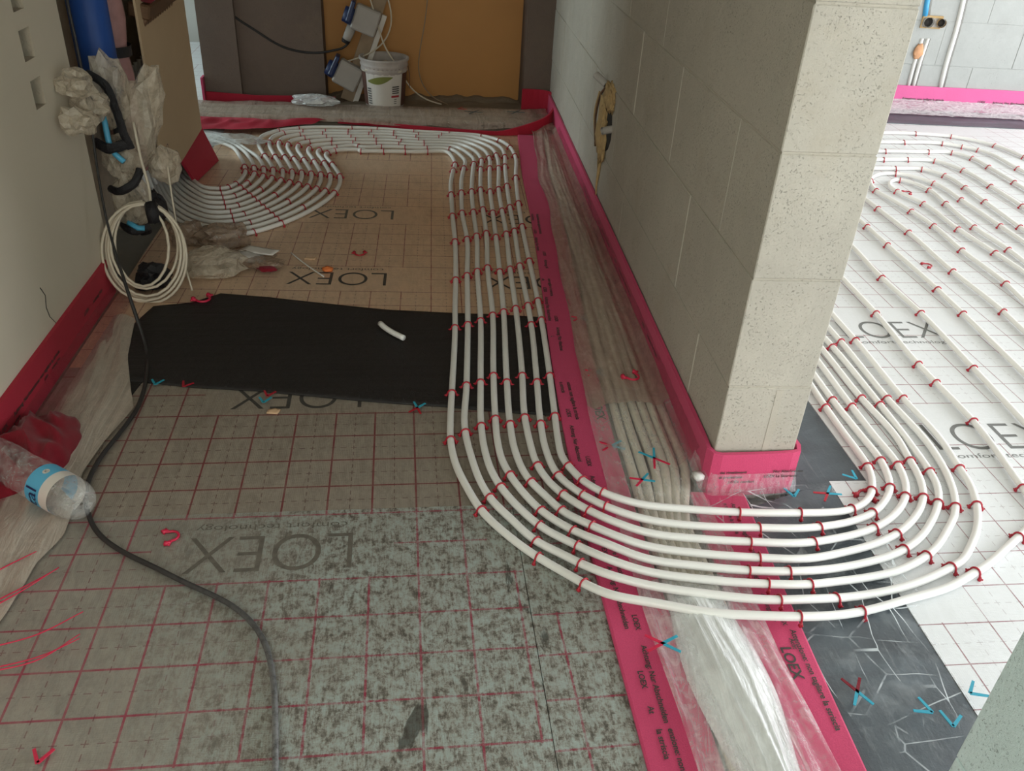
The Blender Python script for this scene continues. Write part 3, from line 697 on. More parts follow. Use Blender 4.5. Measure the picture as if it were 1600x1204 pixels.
           'D': [(-0.235, 1.645, 0.5), (-0.235, 1.635, 0.16), (-0.22, 1.625, 0.06), (-0.255, 1.8022, 0.0115), (-0.1917, 1.6286, 0.0115), (-0.1015, 1.4468, 0.0115), (-0.0105, 1.3384, 0.0115),
                 (0.0662, 1.2952, 0.0115), (0.1358, 1.3097, 0.0115), (0.2522, 1.4153, 0.0115), (0.3222, 1.5361, 0.0115), (0.38, 1.7125, 0.0115), (0.3808, 1.8831, 0.0115), (0.3586, 1.9784, 0.0115),
                 (0.3248, 2.0976, 0.0115), (0.2861, 2.289, 0.0115), (0.2973, 2.3313, 0.0115), (0.3466, 2.3613, 0.0115), (0.4616, 2.3966, 0.0115), (0.5676, 2.3991, 0.0115), (0.6933, 2.4031, 0.0115),
                 (0.8516, 2.3807, 0.0115), (1.0774, 2.357, 0.0115), (1.138, 2.2517, 0.0115), (1.1571, 2.1253, 0.0115), (1.1414, 1.9728, 0.0115), (1.1184, 1.6955, 0.0115), (1.108, 1.4424, 0.0115),
                 (1.0994, 1.1975, 0.0115), (1.0758, 0.8798, 0.0115), (1.0595, 0.5158, 0.0115), (1.0274, 0.1594, 0.0115), (1.012, -0.0541, 0.0115), (1.0077, -0.148, 0.0115), (1.0116, -0.2358, 0.0115),
                 (1.0242, -0.2916, 0.0115), (1.0505, -0.3643, 0.0115), (1.0798, -0.4222, 0.0115), (1.1386, -0.5024, 0.021), (1.2019, -0.5677, 0.0369), (1.2613, -0.6104, 0.0375),
                 (1.3893, -0.6459, 0.0375), (1.4806, -0.6623, 0.0375), (1.5897, -0.6697, 0.0368), (1.7015, -0.6429, 0.0153), (1.7753, -0.6258, 0.0115), (1.8129, -0.616, 0.0115),
                 (1.8716, -0.5931, 0.0115), (1.9271, -0.5588, 0.0115), (1.984, -0.5076, 0.0115), (2.0244, -0.4621, 0.0115), (2.0581, -0.4117, 0.0115), (2.0797, -0.3533, 0.0115),
                 (2.0847, -0.3201, 0.0115), (2.094, -0.2203, 0.0115), (2.1039, -0.021, 0.0115), (2.1106, 0.3049, 0.0115), (2.1044, 0.4839, 0.0115)],
           'E': [(-0.235, 1.7, 0.5), (-0.235, 1.69, 0.16), (-0.22, 1.68, 0.06), (-0.2531, 1.841, 0.0115), (-0.1946, 1.6793, 0.0115), (-0.1101, 1.5047, 0.0115), (-0.0222, 1.3944, 0.0115),
                 (0.0539, 1.3454, 0.0115), (0.1232, 1.3575, 0.0115), (0.2293, 1.4578, 0.0115), (0.2916, 1.5736, 0.0115), (0.3407, 1.7378, 0.0115), (0.3385, 1.8941, 0.0115), (0.3145, 1.9907, 0.0115),
                 (0.2782, 2.1117, 0.0115), (0.2362, 2.3061, 0.0115), (0.2456, 2.3618, 0.0115), (0.2936, 2.4056, 0.0115), (0.4088, 2.4416, 0.0115), (0.5658, 2.4482, 0.0115), (0.6927, 2.4524, 0.0115),
                 (0.8524, 2.4263, 0.0115), (1.105, 2.3992, 0.0115), (1.1783, 2.2862, 0.0115), (1.1974, 2.1278, 0.0115), (1.1833, 1.9751, 0.0115), (1.1583, 1.6729, 0.0115), (1.1463, 1.4291, 0.0115),
                 (1.1331, 1.1601, 0.0115), (1.116, 0.8479, 0.0115), (1.0967, 0.5375, 0.0115), (1.0619, 0.1244, 0.0115), (1.0481, -0.0788, 0.0115), (1.0475, -0.1981, 0.0115), (1.0657, -0.3056, 0.0115),
                 (1.1011, -0.3784, 0.0117), (1.1255, -0.4291, 0.0154), (1.1807, -0.5015, 0.0313), (1.2215, -0.5414, 0.0375), (1.2707, -0.5721, 0.0375), (1.401, -0.6086, 0.0375),
                 (1.5176, -0.6267, 0.0375), (1.6043, -0.6346, 0.0368), (1.7219, -0.5989, 0.0153), (1.8198, -0.5697, 0.0115), (1.8821, -0.5415, 0.0115), (1.9426, -0.4988, 0.0115),
                 (1.998, -0.4422, 0.0115), (2.0192, -0.4099, 0.0115), (2.0441, -0.3466, 0.0115), (2.0564, -0.2765, 0.0115), (2.0716, -0.1881, 0.0115), (2.0649, 0.013, 0.0115), (2.071, 0.3258, 0.0115),
                 (2.0684, 0.462, 0.0115)],
           'F': [(-0.235, 1.755, 0.5), (-0.235, 1.745, 0.16), (-0.22, 1.735, 0.06), (-0.2511, 1.8805, 0.0115), (-0.1976, 1.7312, 0.0115), (-0.1189, 1.5642, 0.0115), (-0.0342, 1.452, 0.0115),
                 (0.0413, 1.3968, 0.0115), (0.1103, 1.4064, 0.0115), (0.2059, 1.5011, 0.0115), (0.2605, 1.6117, 0.0115), (0.3009, 1.7633, 0.0115), (0.2961, 1.905, 0.0115), (0.2714, 2.0054, 0.0115),
                 (0.2346, 2.1313, 0.0115), (0.1909, 2.3341, 0.0115), (0.199, 2.3984, 0.0115), (0.2459, 2.4509, 0.0115), (0.3615, 2.4877, 0.0115), (0.5639, 2.4981, 0.0115), (0.6921, 2.5026, 0.0115),
                 (0.8533, 2.4728, 0.0115), (1.1332, 2.4421, 0.0115), (1.2193, 2.3213, 0.0115), (1.2366, 2.1498, 0.0115), (1.2282, 2.0053, 0.0115), (1.1989, 1.7152, 0.0115), (1.1872, 1.4667, 0.0115),
                 (1.1775, 1.2055, 0.0115), (1.156, 0.8804, 0.0115), (1.1403, 0.573, 0.0115), (1.1095, 0.1574, 0.0115), (1.0904, -0.0508, 0.0115), (1.0891, -0.1511, 0.0115), (1.0956, -0.2572, 0.0115),
                 (1.1163, -0.328, 0.0121), (1.139, -0.3742, 0.0162), (1.1839, -0.4486, 0.0297), (1.2371, -0.5031, 0.0375), (1.281, -0.5303, 0.0375), (1.415, -0.5639, 0.0375),
                 (1.5143, -0.5773, 0.0375), (1.6244, -0.5865, 0.0368), (1.7233, -0.558, 0.0188), (1.7972, -0.5349, 0.0115), (1.8387, -0.5198, 0.0115), (1.9015, -0.4833, 0.0115),
                 (1.9462, -0.4443, 0.0115), (1.9781, -0.4031, 0.0115), (2.0062, -0.3347, 0.0115), (2.0143, -0.2934, 0.0115), (2.0142, -0.1657, 0.0115), (2.0164, -0.028, 0.0115),
                 (2.0254, 0.2356, 0.0115), (2.0268, 0.4144, 0.0115)],
           'G': [(-0.235, 1.81, 0.5), (-0.235, 1.8, 0.16), (-0.22, 1.79, 0.06), (-0.249, 1.9207, 0.0115), (-0.2006, 1.7844, 0.0115), (-0.128, 1.6255, 0.0115), (-0.0466, 1.5113, 0.0115),
                 (0.0284, 1.4496, 0.0115), (0.0971, 1.4564, 0.0115), (0.1821, 1.5453, 0.0115), (0.2289, 1.6504, 0.0115), (0.2609, 1.789, 0.0115), (0.2536, 1.916, 0.0115), (0.2283, 2.0133, 0.0115),
                 (0.1907, 2.1351, 0.0115), (0.146, 2.3308, 0.0115), (0.1509, 2.4163, 0.0115), (0.195, 2.4912, 0.0115), (0.3109, 2.5287, 0.0115), (0.5623, 2.5434, 0.0115), (0.6916, 2.5481, 0.0115),
                 (0.8542, 2.5167, 0.0115), (1.1618, 2.4858, 0.0115), (1.2609, 2.357, 0.0115), (1.2752, 2.1622, 0.0115), (1.2626, 2.0449, 0.0115), (1.2404, 1.7585, 0.0115), (1.2237, 1.4826, 0.0115),
                 (1.2125, 1.2257, 0.0115), (1.1939, 0.908, 0.0115), (1.1833, 0.5956, 0.0115), (1.1762, 0.463, 0.0115), (1.147, 0.1222, 0.0115), (1.1287, -0.0816, 0.0115), (1.1248, -0.1879, 0.0115),
                 (1.139, -0.3, 0.0142), (1.1808, -0.3883, 0.0263), (1.2235, -0.4453, 0.0365), (1.2911, -0.4889, 0.0375), (1.4277, -0.5234, 0.0375), (1.5507, -0.534, 0.0375), (1.6438, -0.5401, 0.0368),
                 (1.7226, -0.5202, 0.0229), (1.807, -0.492, 0.0115), (1.8589, -0.4699, 0.0115), (1.9077, -0.4308, 0.0115), (1.9488, -0.3798, 0.0115), (1.9662, -0.333, 0.0115),
                 (1.9778, -0.2733, 0.0115), (1.9769, -0.1644, 0.0115), (1.9749, 0.0058, 0.0115), (1.9786, 0.1327, 0.0115), (1.9898, 0.3767, 0.0115)],
           'H': [(-0.235, 1.865, 0.5), (-0.235, 1.855, 0.16), (-0.22, 1.845, 0.06), (-0.247, 1.9617, 0.0115), (-0.2037, 1.839, 0.0115), (-0.1373, 1.6886, 0.0115), (-0.0593, 1.5723, 0.0115),
                 (0.0151, 1.5037, 0.0115), (0.0836, 1.5077, 0.0115), (0.1577, 1.5904, 0.0115), (0.1968, 1.6897, 0.0115), (0.2204, 1.815, 0.0115), (0.211, 1.927, 0.0115), (0.1835, 2.0234, 0.0115),
                 (0.1425, 2.1439, 0.0115), (0.094, 2.3375, 0.0115), (0.098, 2.4231, 0.0115), (0.1659, 2.5282, 0.0115), (0.2616, 2.5819, 0.0115), (0.5272, 2.61, 0.0115), (0.6581, 2.6033, 0.0115),
                 (0.8453, 2.5721, 0.0115), (1.0263, 2.5519, 0.0115), (1.19, 2.5188, 0.0115), (1.276, 2.4464, 0.0115), (1.3169, 2.3403, 0.0115), (1.3271, 2.2056, 0.0115), (1.294, 1.8728, 0.0115),
                 (1.2661, 1.544, 0.0115), (1.2486, 1.2727, 0.0115), (1.2347, 0.953, 0.0115), (1.2206, 0.6186, 0.0115), (1.2132, 0.4926, 0.0115), (1.1886, 0.1555, 0.0115), (1.1714, -0.0475, 0.0115),
                 (1.1628, -0.1538, 0.0115), (1.1612, -0.2405, 0.0162), (1.1725, -0.284, 0.02), (1.1903, -0.337, 0.0263), (1.2267, -0.3949, 0.0356), (1.2891, -0.4364, 0.0375),
                 (1.4086, -0.4644, 0.0375), (1.5235, -0.4811, 0.0375), (1.6649, -0.4895, 0.0368), (1.7537, -0.473, 0.0207), (1.8014, -0.4598, 0.0131), (1.8467, -0.4395, 0.0115),
                 (1.8831, -0.4082, 0.0115), (1.9141, -0.3559, 0.0115), (1.9323, -0.2952, 0.0115), (1.935, -0.2253, 0.0115), (1.9354, -0.1335, 0.0115), (1.9385, -0.0288, 0.0115),
                 (1.9449, 0.0912, 0.0115), (1.9547, 0.3156, 0.0115)]},
 'plug_cable': [(-0.2029, 3.07, 0.5489), (-0.1454, 3.07, 0.496), (0.0059, 3.07, 0.3919), (0.1804, 3.07, 0.298), (0.2804, 3.07, 0.2816), (0.4174, 3.07, 0.296), (0.4869, 3.07, 0.3214),
                (0.5089, 3.07, 0.3549), (0.493, 3.07, 0.3771)],
 'room': {'S0': [(2.3787, 0.9586, 0.0115), (2.3775, 0.8327, 0.0115), (2.3678, 0.5275, 0.0115), (2.3384, 0.1946, 0.0115), (2.3366, 0.088, 0.0115), (2.3333, -0.111, 0.0115), (2.289, -0.3979, 0.0115),
                 (2.2599, -0.5658, 0.0115)],
          'S1': [(2.5609, 1.304, 0.0115), (2.5567, 1.1152, 0.0115), (2.533, 0.8113, 0.0115), (2.5328, 0.5309, 0.0115), (2.5045, 0.1682, 0.0115), (2.48, -0.1191, 0.0115), (2.4578, -0.3624, 0.0115)],
          'S10': [(3.1628, 2.5508, 0.0115), (3.5624, 2.5799, 0.0115), (3.7889, 2.5722, 0.0115), (3.8769, 2.5186, 0.0115), (3.9397, 2.4641, 0.0115), (3.9678, 2.1469, 0.0115), (3.9743, 1.6149, 0.0115)],
          'S11': [(3.2847, 2.732, 0.0115), (3.7304, 2.7611, 0.0115), (3.9294, 2.7191, 0.0115), (4.0996, 2.5581, 0.0115), (4.1418, 2.3514, 0.0115), (4.2175, 1.9396, 0.0115)],
          'S2': [(2.7352, 1.5881, 0.0115), (2.725, 1.4022, 0.0115), (2.7231, 1.315, 0.0115), (2.7137, 1.1178, 0.0115), (2.6992, 0.7146, 0.0115), (2.6853, 0.525, 0.0115), (2.6508, 0.1348, 0.0115),
                 (2.627, -0.1581, 0.0115)],
          'S3': [(2.8805, 1.832, 0.0115), (2.8809, 1.6674, 0.0115), (2.8801, 1.5292, 0.0115), (2.8788, 1.2552, 0.0115), (2.8503, 0.8691, 0.0115), (2.8445, 0.5381, 0.0115), (2.8291, 0.3998, 0.0115),
                 (2.7952, 0.0688, 0.0115)],
          'S4': [(2.9352, 0.2576, 0.0115), (2.978, 0.6211, 0.0115), (3.0008, 0.7632, 0.0115), (3.0081, 1.0707, 0.0115), (3.0333, 1.3297, 0.0115), (3.0243, 1.5025, 0.0115), (3.0044, 1.6637, 0.0115),
                 (2.9898, 1.7659, 0.0115), (3.0135, 1.8652, 0.0115), (3.0512, 1.9411, 0.0115), (3.0995, 1.9911, 0.0115), (3.1563, 2.023, 0.0115), (3.2228, 2.0265, 0.0115), (3.3514, 1.89, 0.0115),
                 (3.3586, 1.6602, 0.0115), (3.3478, 1.3374, 0.0115), (3.3414, 1.1614, 0.0115), (3.3081, 0.7253, 0.0115)],
          'S5': [(3.1308, 0.5215, 0.0115), (3.142, 0.865, 0.0115), (3.1382, 1.047, 0.0115), (3.1256, 1.2959, 0.0115), (3.1378, 1.6023, 0.0115), (3.0936, 1.7615, 0.0115), (3.0889, 1.8144, 0.0115),
                 (3.111, 1.8697, 0.0115), (3.1491, 1.9177, 0.0115), (3.1944, 1.9339, 0.0115), (3.2279, 1.9028, 0.0115), (3.2697, 1.7865, 0.0115), (3.2502, 1.6062, 0.0115), (3.2138, 1.3196, 0.0115),
                 (3.2186, 1.0802, 0.0115), (3.2105, 0.9668, 0.0115), (3.1918, 0.57, 0.0115)],
          'S7': [(2.9118, 2.0788, 0.0115), (3.1801, 2.1035, 0.0115), (3.2656, 2.1082, 0.0115), (3.4073, 2.1059, 0.0115), (3.4784, 2.0103, 0.0115), (3.4814, 1.8315, 0.0115), (3.4646, 1.6388, 0.0115),
                 (3.4331, 1.3248, 0.0115), (3.3921, 0.8374, 0.0115)],
          'S8': [(2.9783, 2.2256, 0.0115), (3.2742, 2.2541, 0.0115), (3.4148, 2.2627, 0.0115), (3.5594, 2.2499, 0.0115), (3.6315, 2.0978, 0.0115), (3.6315, 1.8564, 0.0115), (3.6173, 1.586, 0.0115),
                 (3.5531, 1.0524, 0.0115)],
          'S9': [(3.0386, 2.3588, 0.0115), (3.3608, 2.4024, 0.0115), (3.6117, 2.4077, 0.0115), (3.7488, 2.4053, 0.0115), (3.8102, 2.3086, 0.0115), (3.8124, 2.1591, 0.0115), (3.7996, 1.9202, 0.0115),
                 (3.763, 1.3327, 0.0115)]},
 'room_far': {'dark': [(3.8472, 3.3278), (4.7163, 3.1985), (3.6666, 2.9763), (4.5921, 3.0138)], 'film': [(4.0423, 3.7075), (4.9905, 3.6062), (3.8472, 3.3278), (4.7163, 3.1985)]},
 'stick': [(0.3803, 1.0235, 0.006), (0.4407, 0.9247, 0.006), (0.5092, 0.8255, 0.006)],
 'strands': [[(-0.0504, -0.5724, 0.012), (-0.016, -0.5374, 0.012), (0.0273, -0.4977, 0.012)], [(-0.0123, -0.6574, 0.012), (0.0337, -0.6113, 0.012), (0.0858, -0.5468, 0.012)],
             [(-0.0167, -0.6459, 0.012), (0.0397, -0.5948, 0.012), (0.0845, -0.5504, 0.012)], [(0.0174, -0.7501, 0.012), (0.1043, -0.719, 0.012), (0.1675, -0.6687, 0.012)],
             [(0.0378, -0.8033, 0.012), (0.1241, -0.7787, 0.012), (0.178, -0.7238, 0.012)], [(0.0356, -0.7977, 0.012), (0.1313, -0.7678, 0.012), (0.18, -0.7344, 0.012)]],
 'thin_cable': [(0.9326, 3.1, 0.5961), (0.9123, 3.1, 0.4355), (0.8877, 3.1, 0.3025), (0.8804, 3.1, 0.2005), (0.9088, 3.1, 0.1147), (0.9559, 3.1, 0.0596), (1.0473, 3.1, 0.0193)],
 'wall_far': [(3.89, 3.3504), (4.712, 3.2835)],
 'white_cable1': [(0.6195, 3.06, 0.5892), (0.6375, 3.06, 0.5276), (0.6681, 3.06, 0.4174), (0.6933, 3.06, 0.3369), (0.7673, 3.06, 0.2226), (0.8295, 3.06, 0.1218), (0.9185, 3.06, 0.0543),
                  (1.0089, 3.06, 0.0284)],
 'white_cable2': [(0.7127, 3.08, 0.5901), (0.7344, 3.08, 0.5029), (0.733, 3.08, 0.4324), (0.6934, 3.08, 0.3495), (0.6227, 3.08, 0.291), (0.535, 3.08, 0.2547), (0.4754, 3.08, 0.2361)]}

# ---------------------------------------------------------------- the setting
FZ = -0.03                                       # concrete floor; mat tops are at z = 0
tag(link('floor', box_mesh('floor', -4.2, 6.7, -4.9, 5.0, FZ - 0.1, FZ), M['floor']), kind='structure')
tag(link('ceiling', box_mesh('ceiling', -4.2, 6.9, -5.0, 5.0, 2.7, 2.8), M['shell']), kind='structure')
tag(link('wall_east', boxes('wall_east', [(6.42, 6.6, -4.7, -2.4, FZ, 2.7), (6.42, 6.6, 2.8, 4.8, FZ, 2.7), (6.42, 6.6, -2.4, 2.8, FZ, 0.2), (6.42, 6.6, -2.4, 2.8, 2.4, 2.7)]), M['shell']), kind='structure')
tag(link('wall_south', boxes('wall_south', [(-0.4, -0.1, -4.65, -4.5, FZ, 2.7), (1.2, 1.9, -4.65, -4.5, FZ, 2.7), (5.3, 6.42, -4.65, -4.5, FZ, 2.7), (-0.1, 1.2, -4.65, -4.5, FZ, 0.6), (-0.1, 1.2, -4.65, -4.5, 2.4, 2.7), (1.9, 5.3, -4.65, -4.5, FZ, 0.2), (1.9, 5.3, -4.65, -4.5, 2.4, 2.7)]), M['shell']), kind='structure')
tag(link('wall_west', boxes('wall_west', [(-3.1, -2.95, 3.95, 4.8, FZ, 2.7), (-3.1, -2.95, 2.14, 2.45, FZ, 2.7), (-3.1, -2.95, 2.45, 3.95, FZ, 0.3), (-3.1, -2.95, 2.45, 3.95, 2.2, 2.7)]), M['shell']), kind='structure')
tag(link('wall_north_west', boxes('wall_north_west', [(-3.1, -0.3, 4.8, 4.95, FZ, 2.7)]), M['shell']), kind='structure')
for i, (x0, x1, y0, y1, z0, z1, ax) in enumerate([(-0.1, 1.2, -4.56, -4.5, 0.6, 2.4, 'y'), (1.9, 5.3, -4.56, -4.5, 0.2, 2.4, 'y'), (6.42, 6.48, -2.4, 2.8, 0.2, 2.4, 'x'), (-3.02, -2.96, 2.45, 3.95, 0.3, 2.2, 'x'), (-0.32, -0.27, -4.3, -2.9, 0.5, 2.3, 'x')]):
    w = 0.05
    if ax == 'y': L = [(x0, x0 + w, y0, y1, z0, z1), (x1 - w, x1, y0, y1, z0, z1), (x0, x1, y0, y1, z0, z0 + w), (x0, x1, y0, y1, z1 - w, z1), ((x0 + x1 - w) / 2, (x0 + x1 + w) / 2, y0, y1, z0, z1)]
    else: L = [(x0, x1, y0, y0 + w, z0, z1), (x0, x1, y1 - w, y1, z0, z1), (x0, x1, y0, y1, z0, z0 + w), (x0, x1, y0, y1, z1 - w, z1), (x0, x1, (y0 + y1 - w) / 2, (y0 + y1 + w) / 2, z0, z1)]
    tag(link('window_%d' % (i + 1), boxes('window', L), M['slate_paint']), kind='structure')

# left wall: plastered face with three box recesses and the tall manifold niche
LW = lambda y: -0.1655 + 0.0185 * (y + 0.12)     # x of the face
def wall_left():
    us = sorted([-2.7, 2.14] + [0.478, 0.545, 0.76, 2.02])
    holes = [(0.478, 0.545, 0.872, 0.948, 0.05), (0.478, 0.545, 0.756, 0.829, 0.05), (0.478, 0.545, 0.638, 0.709, 0.05), (0.76, 2.02, FZ, 1.35, 0.17)]
    zs = sorted({FZ, 2.7} | {h[2] for h in holes} | {h[3] for h in holes})
    bm = bmesh.new()
    pt = lambda y, z, d=0.0: bm.verts.new((LW(y) - d, y, z))
    for a, b in zip(us, us[1:]):
        for c, d in zip(zs, zs[1:]):
            hh = [h for h in holes if h[0] <= a and b <= h[1] and h[2] <= c and d <= h[3]]
            if hh: continue
            bm.faces.new([pt(a, c), pt(b, c), pt(b, d), pt(a, d)])
    bm.faces.new([pt(2.14, FZ), pt(2.14, FZ, 0.2), pt(2.14, 2.7, 0.2), pt(2.14, 2.7)])
    bm.faces.new([pt(2.14, FZ, .2), pt(-2.7, FZ, 0.2), pt(-2.7, 2.7, 0.2), pt(2.14, 2.7, .2)])
    bmesh.ops.remove_doubles(bm, verts=bm.verts, dist=1e-5)
    o = tag(link('wall_left', fromb('wall_left', bm), M['plaster']), kind='structure')
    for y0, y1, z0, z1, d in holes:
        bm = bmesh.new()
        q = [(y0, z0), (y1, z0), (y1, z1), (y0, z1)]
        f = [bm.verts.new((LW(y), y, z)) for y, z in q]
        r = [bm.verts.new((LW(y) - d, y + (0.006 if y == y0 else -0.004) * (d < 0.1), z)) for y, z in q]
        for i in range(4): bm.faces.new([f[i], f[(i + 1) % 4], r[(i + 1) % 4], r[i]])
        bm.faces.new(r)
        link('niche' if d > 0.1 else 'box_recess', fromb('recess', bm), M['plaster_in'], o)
    ring = tube('ring', [(0.012 * math.cos(a), 0, 0.014 * math.sin(a)) for a in [k * math.pi / 5 for k in range(11)]], 0.003, 6)
    link('conduit_end', ring, M['grey'], o, (LW(0.5) - 0.03, 0.51, 0.68), (0, 0, 1.2))
    cr = [(LW(0.25) + 0.0005, 0.245 + 0.012 * math.sin(k * 1.9) + 0.006 * k, 0.245 - 0.03 * k) for k in range(8)]
    link('crack', tube('crack', cr, lambda t: 0.0012 * (1 - 0.6 * t) + 0.0003, 4), M['dark'], o)
    return o
wall_left()
tag(link('wall_left_rear', boxes('wall_left_rear', [(-0.40, -0.214, -2.9, -2.7, FZ, 2.7), (-0.40, -0.214, -4.5, -4.3, FZ, 2.7), (-0.40, -0.214, -4.3, -2.9, FZ, 0.5), (-0.40, -0.214, -4.3, -2.9, 2.3, 2.7)]), M['plaster']), kind='structure')

# block walls: each block is a part of its wall
def chamfer_block(l, t, h, notch=False):
    bm = bmesh.new()
    bx(bm, 0, l, 0, t, 0, h)
    bmesh.ops.bevel(bm, geom=bm.edges[:], offset=0.0022, segments=1, affect='EDGES')
    return fromb('block', bm)
def block_wall(name, x0, y0, ang, length, thick, first, pitch, mat, mmat, ln=0.5, z_top=2.7, jit=0.0015, low=FZ):
    root = tag(empty(name, (x0, y0, 0), (0, 0, ang)), kind='structure')
    j = 0.0035
    link('mortar_core', box_mesh('mortar_core', 0.003, length - 0.003, 0.003, thick - 0.003, low, z_top), mmat, root)
    cache = {}
    def get(l, h):
        k = (round(l, 3), round(h, 3))
        if k not in cache:
            cache[k] = chamfer_block(k[0], thick, k[1])
            cache[k].materials.append(mat)
        return cache[k]
    z = first - pitch
    c = 0
    while z < z_top - 0.01:
        za, zb = max(z, low), min(z + pitch, z_top)
        off = (ln / 2 if c % 2 else 0)
        u = -off
        while u < length - 0.01:
            ua, ub = max(0, u), min(length, u + ln)
            if ub - ua > 0.03 and zb - za > 0.03:
                o = bpy.data.objects.new('block', get(ub - ua - 0.0012, zb - za - j))
                COL.objects.link(o)
                o.parent = root
                o.location = (ua + 0.0006, random.uniform(-jit, jit), za + j / 2)
            u += ln
        z += pitch
        c += 1
    return root
ANG = math.atan2(1, 0.038)
PI = math.pi
# right partition: starts at the pillar end (1.49, -0.355) and runs away from the camera; local y points to -x
wr = block_wall('wall_right', 1.49 + 0.192, -0.355 - 0.007, ANG, 3.55, 0.192, 0.03, 0.2625, M['block'], M['mortar'])
link('end_groove', box_mesh('end_groove', -0.0005, 0.004, 0.062, 0.078, 0.036, 0.285), M['mortar'], wr)
wn = block_wall('wall_near', 1.495 + 0.192, -4.5, PI / 2, 3.235, 0.192, 0.03, 0.2625, M['block_near'], M['block_near'])
(fx0, fy0), (fx1, fy1) = DATA['wall_far']
fa = math.atan2(fy1 - fy0, fx1 - fx0)
fd = Vector((math.cos(fa), math.sin(fa)))
fn = Vector((-fd.y, fd.x))
F0 = Vector((fx0, fy0)) + fn * 0.012 - fd * 2.3   # start of the far wall of the right room
block_wall('wall_far_right', F0.x, F0.y, fa, 5.2, 0.2, 0.02, 0.255, M['block_far'], M['block_far'], z_top=1.6)
tag(link('wall_far_upper', box_mesh('wall_far_upper', 0, 5.2, 0, 0.2, 1.6, 2.7), M['block_far'], None, (F0.x, F0.y, 0), (0, 0, fa)), kind='structure')

# back of the left room: cast column, return, opening with the ochre board, right jamb
def wb(name, b, mat): return tag(link(name, box_mesh(name, *b), mat), kind='structure')
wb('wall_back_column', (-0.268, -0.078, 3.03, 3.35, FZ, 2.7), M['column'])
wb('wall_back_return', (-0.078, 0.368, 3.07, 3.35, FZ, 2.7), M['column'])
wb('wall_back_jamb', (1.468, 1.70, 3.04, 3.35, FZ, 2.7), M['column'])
wb('wall_back_board', (0.36, 1.48, 3.24, 3.30, FZ, 2.7), M['ochre'])
wb('wall_back_seal', (-0.29, 3.4, 3.35, 3.5, FZ, 2.7), M['shell'])
def threshold():
    bm = bmesh.new()
    nx, ny = 60, 14
    vs = [[None] * (ny + 1) for _ in range(nx + 1)]
    for i in range(nx + 1):
        for k in range(ny + 1):
            x = 0.3 + 1.24 * i / nx; y = 2.965 + 0.285 * k / ny
            h = 0.022 + 0.012 * noise.noise(Vector((x * 9, y * 14, 2))) + 0.008 * noise.noise(Vector((x * 30, y * 40, 4)))
            if k >= ny - 3: h += 0.022 * (0.6 + noise.noise(Vector((x * 12, 3, 1))))
            if k == 0: h = -0.01
            vs[i][k] = bm.verts.new((x, y, h))
    for i in range(nx):
        for k in range(ny): bm.faces.new((vs[i][k], vs[i + 1][k], vs[i + 1][k + 1], vs[i][k + 1]))
    tag(link('floor_threshold', fromb('threshold', bm, True), M['rubble']), kind='structure')
threshold()
# ---------------------------------------------------------------- insulation mats on the floor
def mat_slab(name, poly, z, mat, label, rot=0.0, org=(0, 0)):
    """slab whose object origin is the grid origin of its printing"""
    c, s = math.cos(-rot), math.sin(-rot)
    loc = [((x - org[0]) * c - (y - org[1]) * s, (x - org[0]) * s + (y - org[1]) * c) for x, y in poly]
    me = sheet(name, loc, FZ + 0.0005, 0.0)
    o = link(name, me, mat, None, (org[0], org[1], z), (0, 0, rot))
    tag(o, label, 'insulation mat')
    return o
def lettering(parent, lx, ly, rz, mat, h=0.108, w=0.33, small=True, mat2=None):
    big = text_mesh('lettering', 'LOEX', 1, 1, -0.014)
    xs = [v.co.x for v in big.vertices]; ys = [v.co.y for v in big.vertices]
    sx, sy = w / (max(xs) - min(xs)), h / (max(ys) - min(ys))
    mx, my = min(xs), min(ys)
    for v in big.vertices: v.co = ((v.co.x - mx) * sx, (v.co.y - my) * sy, 0)
    link('printed_letters', big, mat, parent, (lx, ly, 0.0006), (0, 0, rz))
    if small:
        t = text_mesh('lettering', 'comfort technology', 1, 1, -0.01)
        xs = [v.co.x for v in t.vertices]; wd = max(xs) - min(xs)
        for v in t.vertices: v.co = (v.co.x * (w * 0.94) / wd, v.co.y * 0.028, 0)
        c, s = math.cos(rz), math.sin(rz)
        dx, dy = 0.012, -0.036
        link('printed_small_letters', t, mat2 or mat, parent, (lx + dx * c - dy * s, ly + dx * s + dy * c, 0.0006), (0, 0, rz))

PI = math.pi
near = mat_slab('insulation_mat', [(-0.15, -0.384), (1.0195, -0.384), (1.2, -0.384), (1.22, 0.249), (-0.14, 0.249)], 0.0, M['mat_near'], 'silver foil mat with crisp red grid beneath the black sheet')
lettering(near, 0.662, 0.135, PI, M['ink'], w=0.34)
dusty = mat_slab('insulation_mat', [(-0.19, -2.3), (1.018, -2.3), (1.018, -0.3855), (-0.155, -0.3855)], 0.0009, M['mat_dirty'], 'dusty scuffed foil mat with faded red grid in the foreground')
lettering(dusty, 0.662, -0.462, PI, M['ink_faint'], w=0.34)
side = mat_slab('insulation_mat', [(1.0195, -2.3), (1.219, -2.3), (1.219, -0.3855), (1.0195, -0.3855)], 0.0004, M['mat_dirty'], 'narrow foil mat strip between dusty mat and left pink floor strip', 0.02, (1.07, -0.72))
far = mat_slab('insulation_mat', [(-0.14, 0.2505), (1.30, 0.2505), (1.40, 2.62), (-0.1, 2.66)], -0.0006, M['mat_far'], 'brownish foil mat enclosed by the pipe loop in the back area', -0.035, (0.05, 0.145))
def on_far(x, y):
    r = -0.035; dx, dy = x - 0.05, y - 0.145
    return dx * math.cos(-r) - dy * math.sin(-r), dx * math.sin(-r) + dy * math.cos(-r)
lettering(far, *on_far(0.722, 0.868), PI, M['ink'], w=0.335, h=0.10)
lettering(far, *on_far(1.40, 0.835), PI, M['ink'], w=0.335, h=0.10)
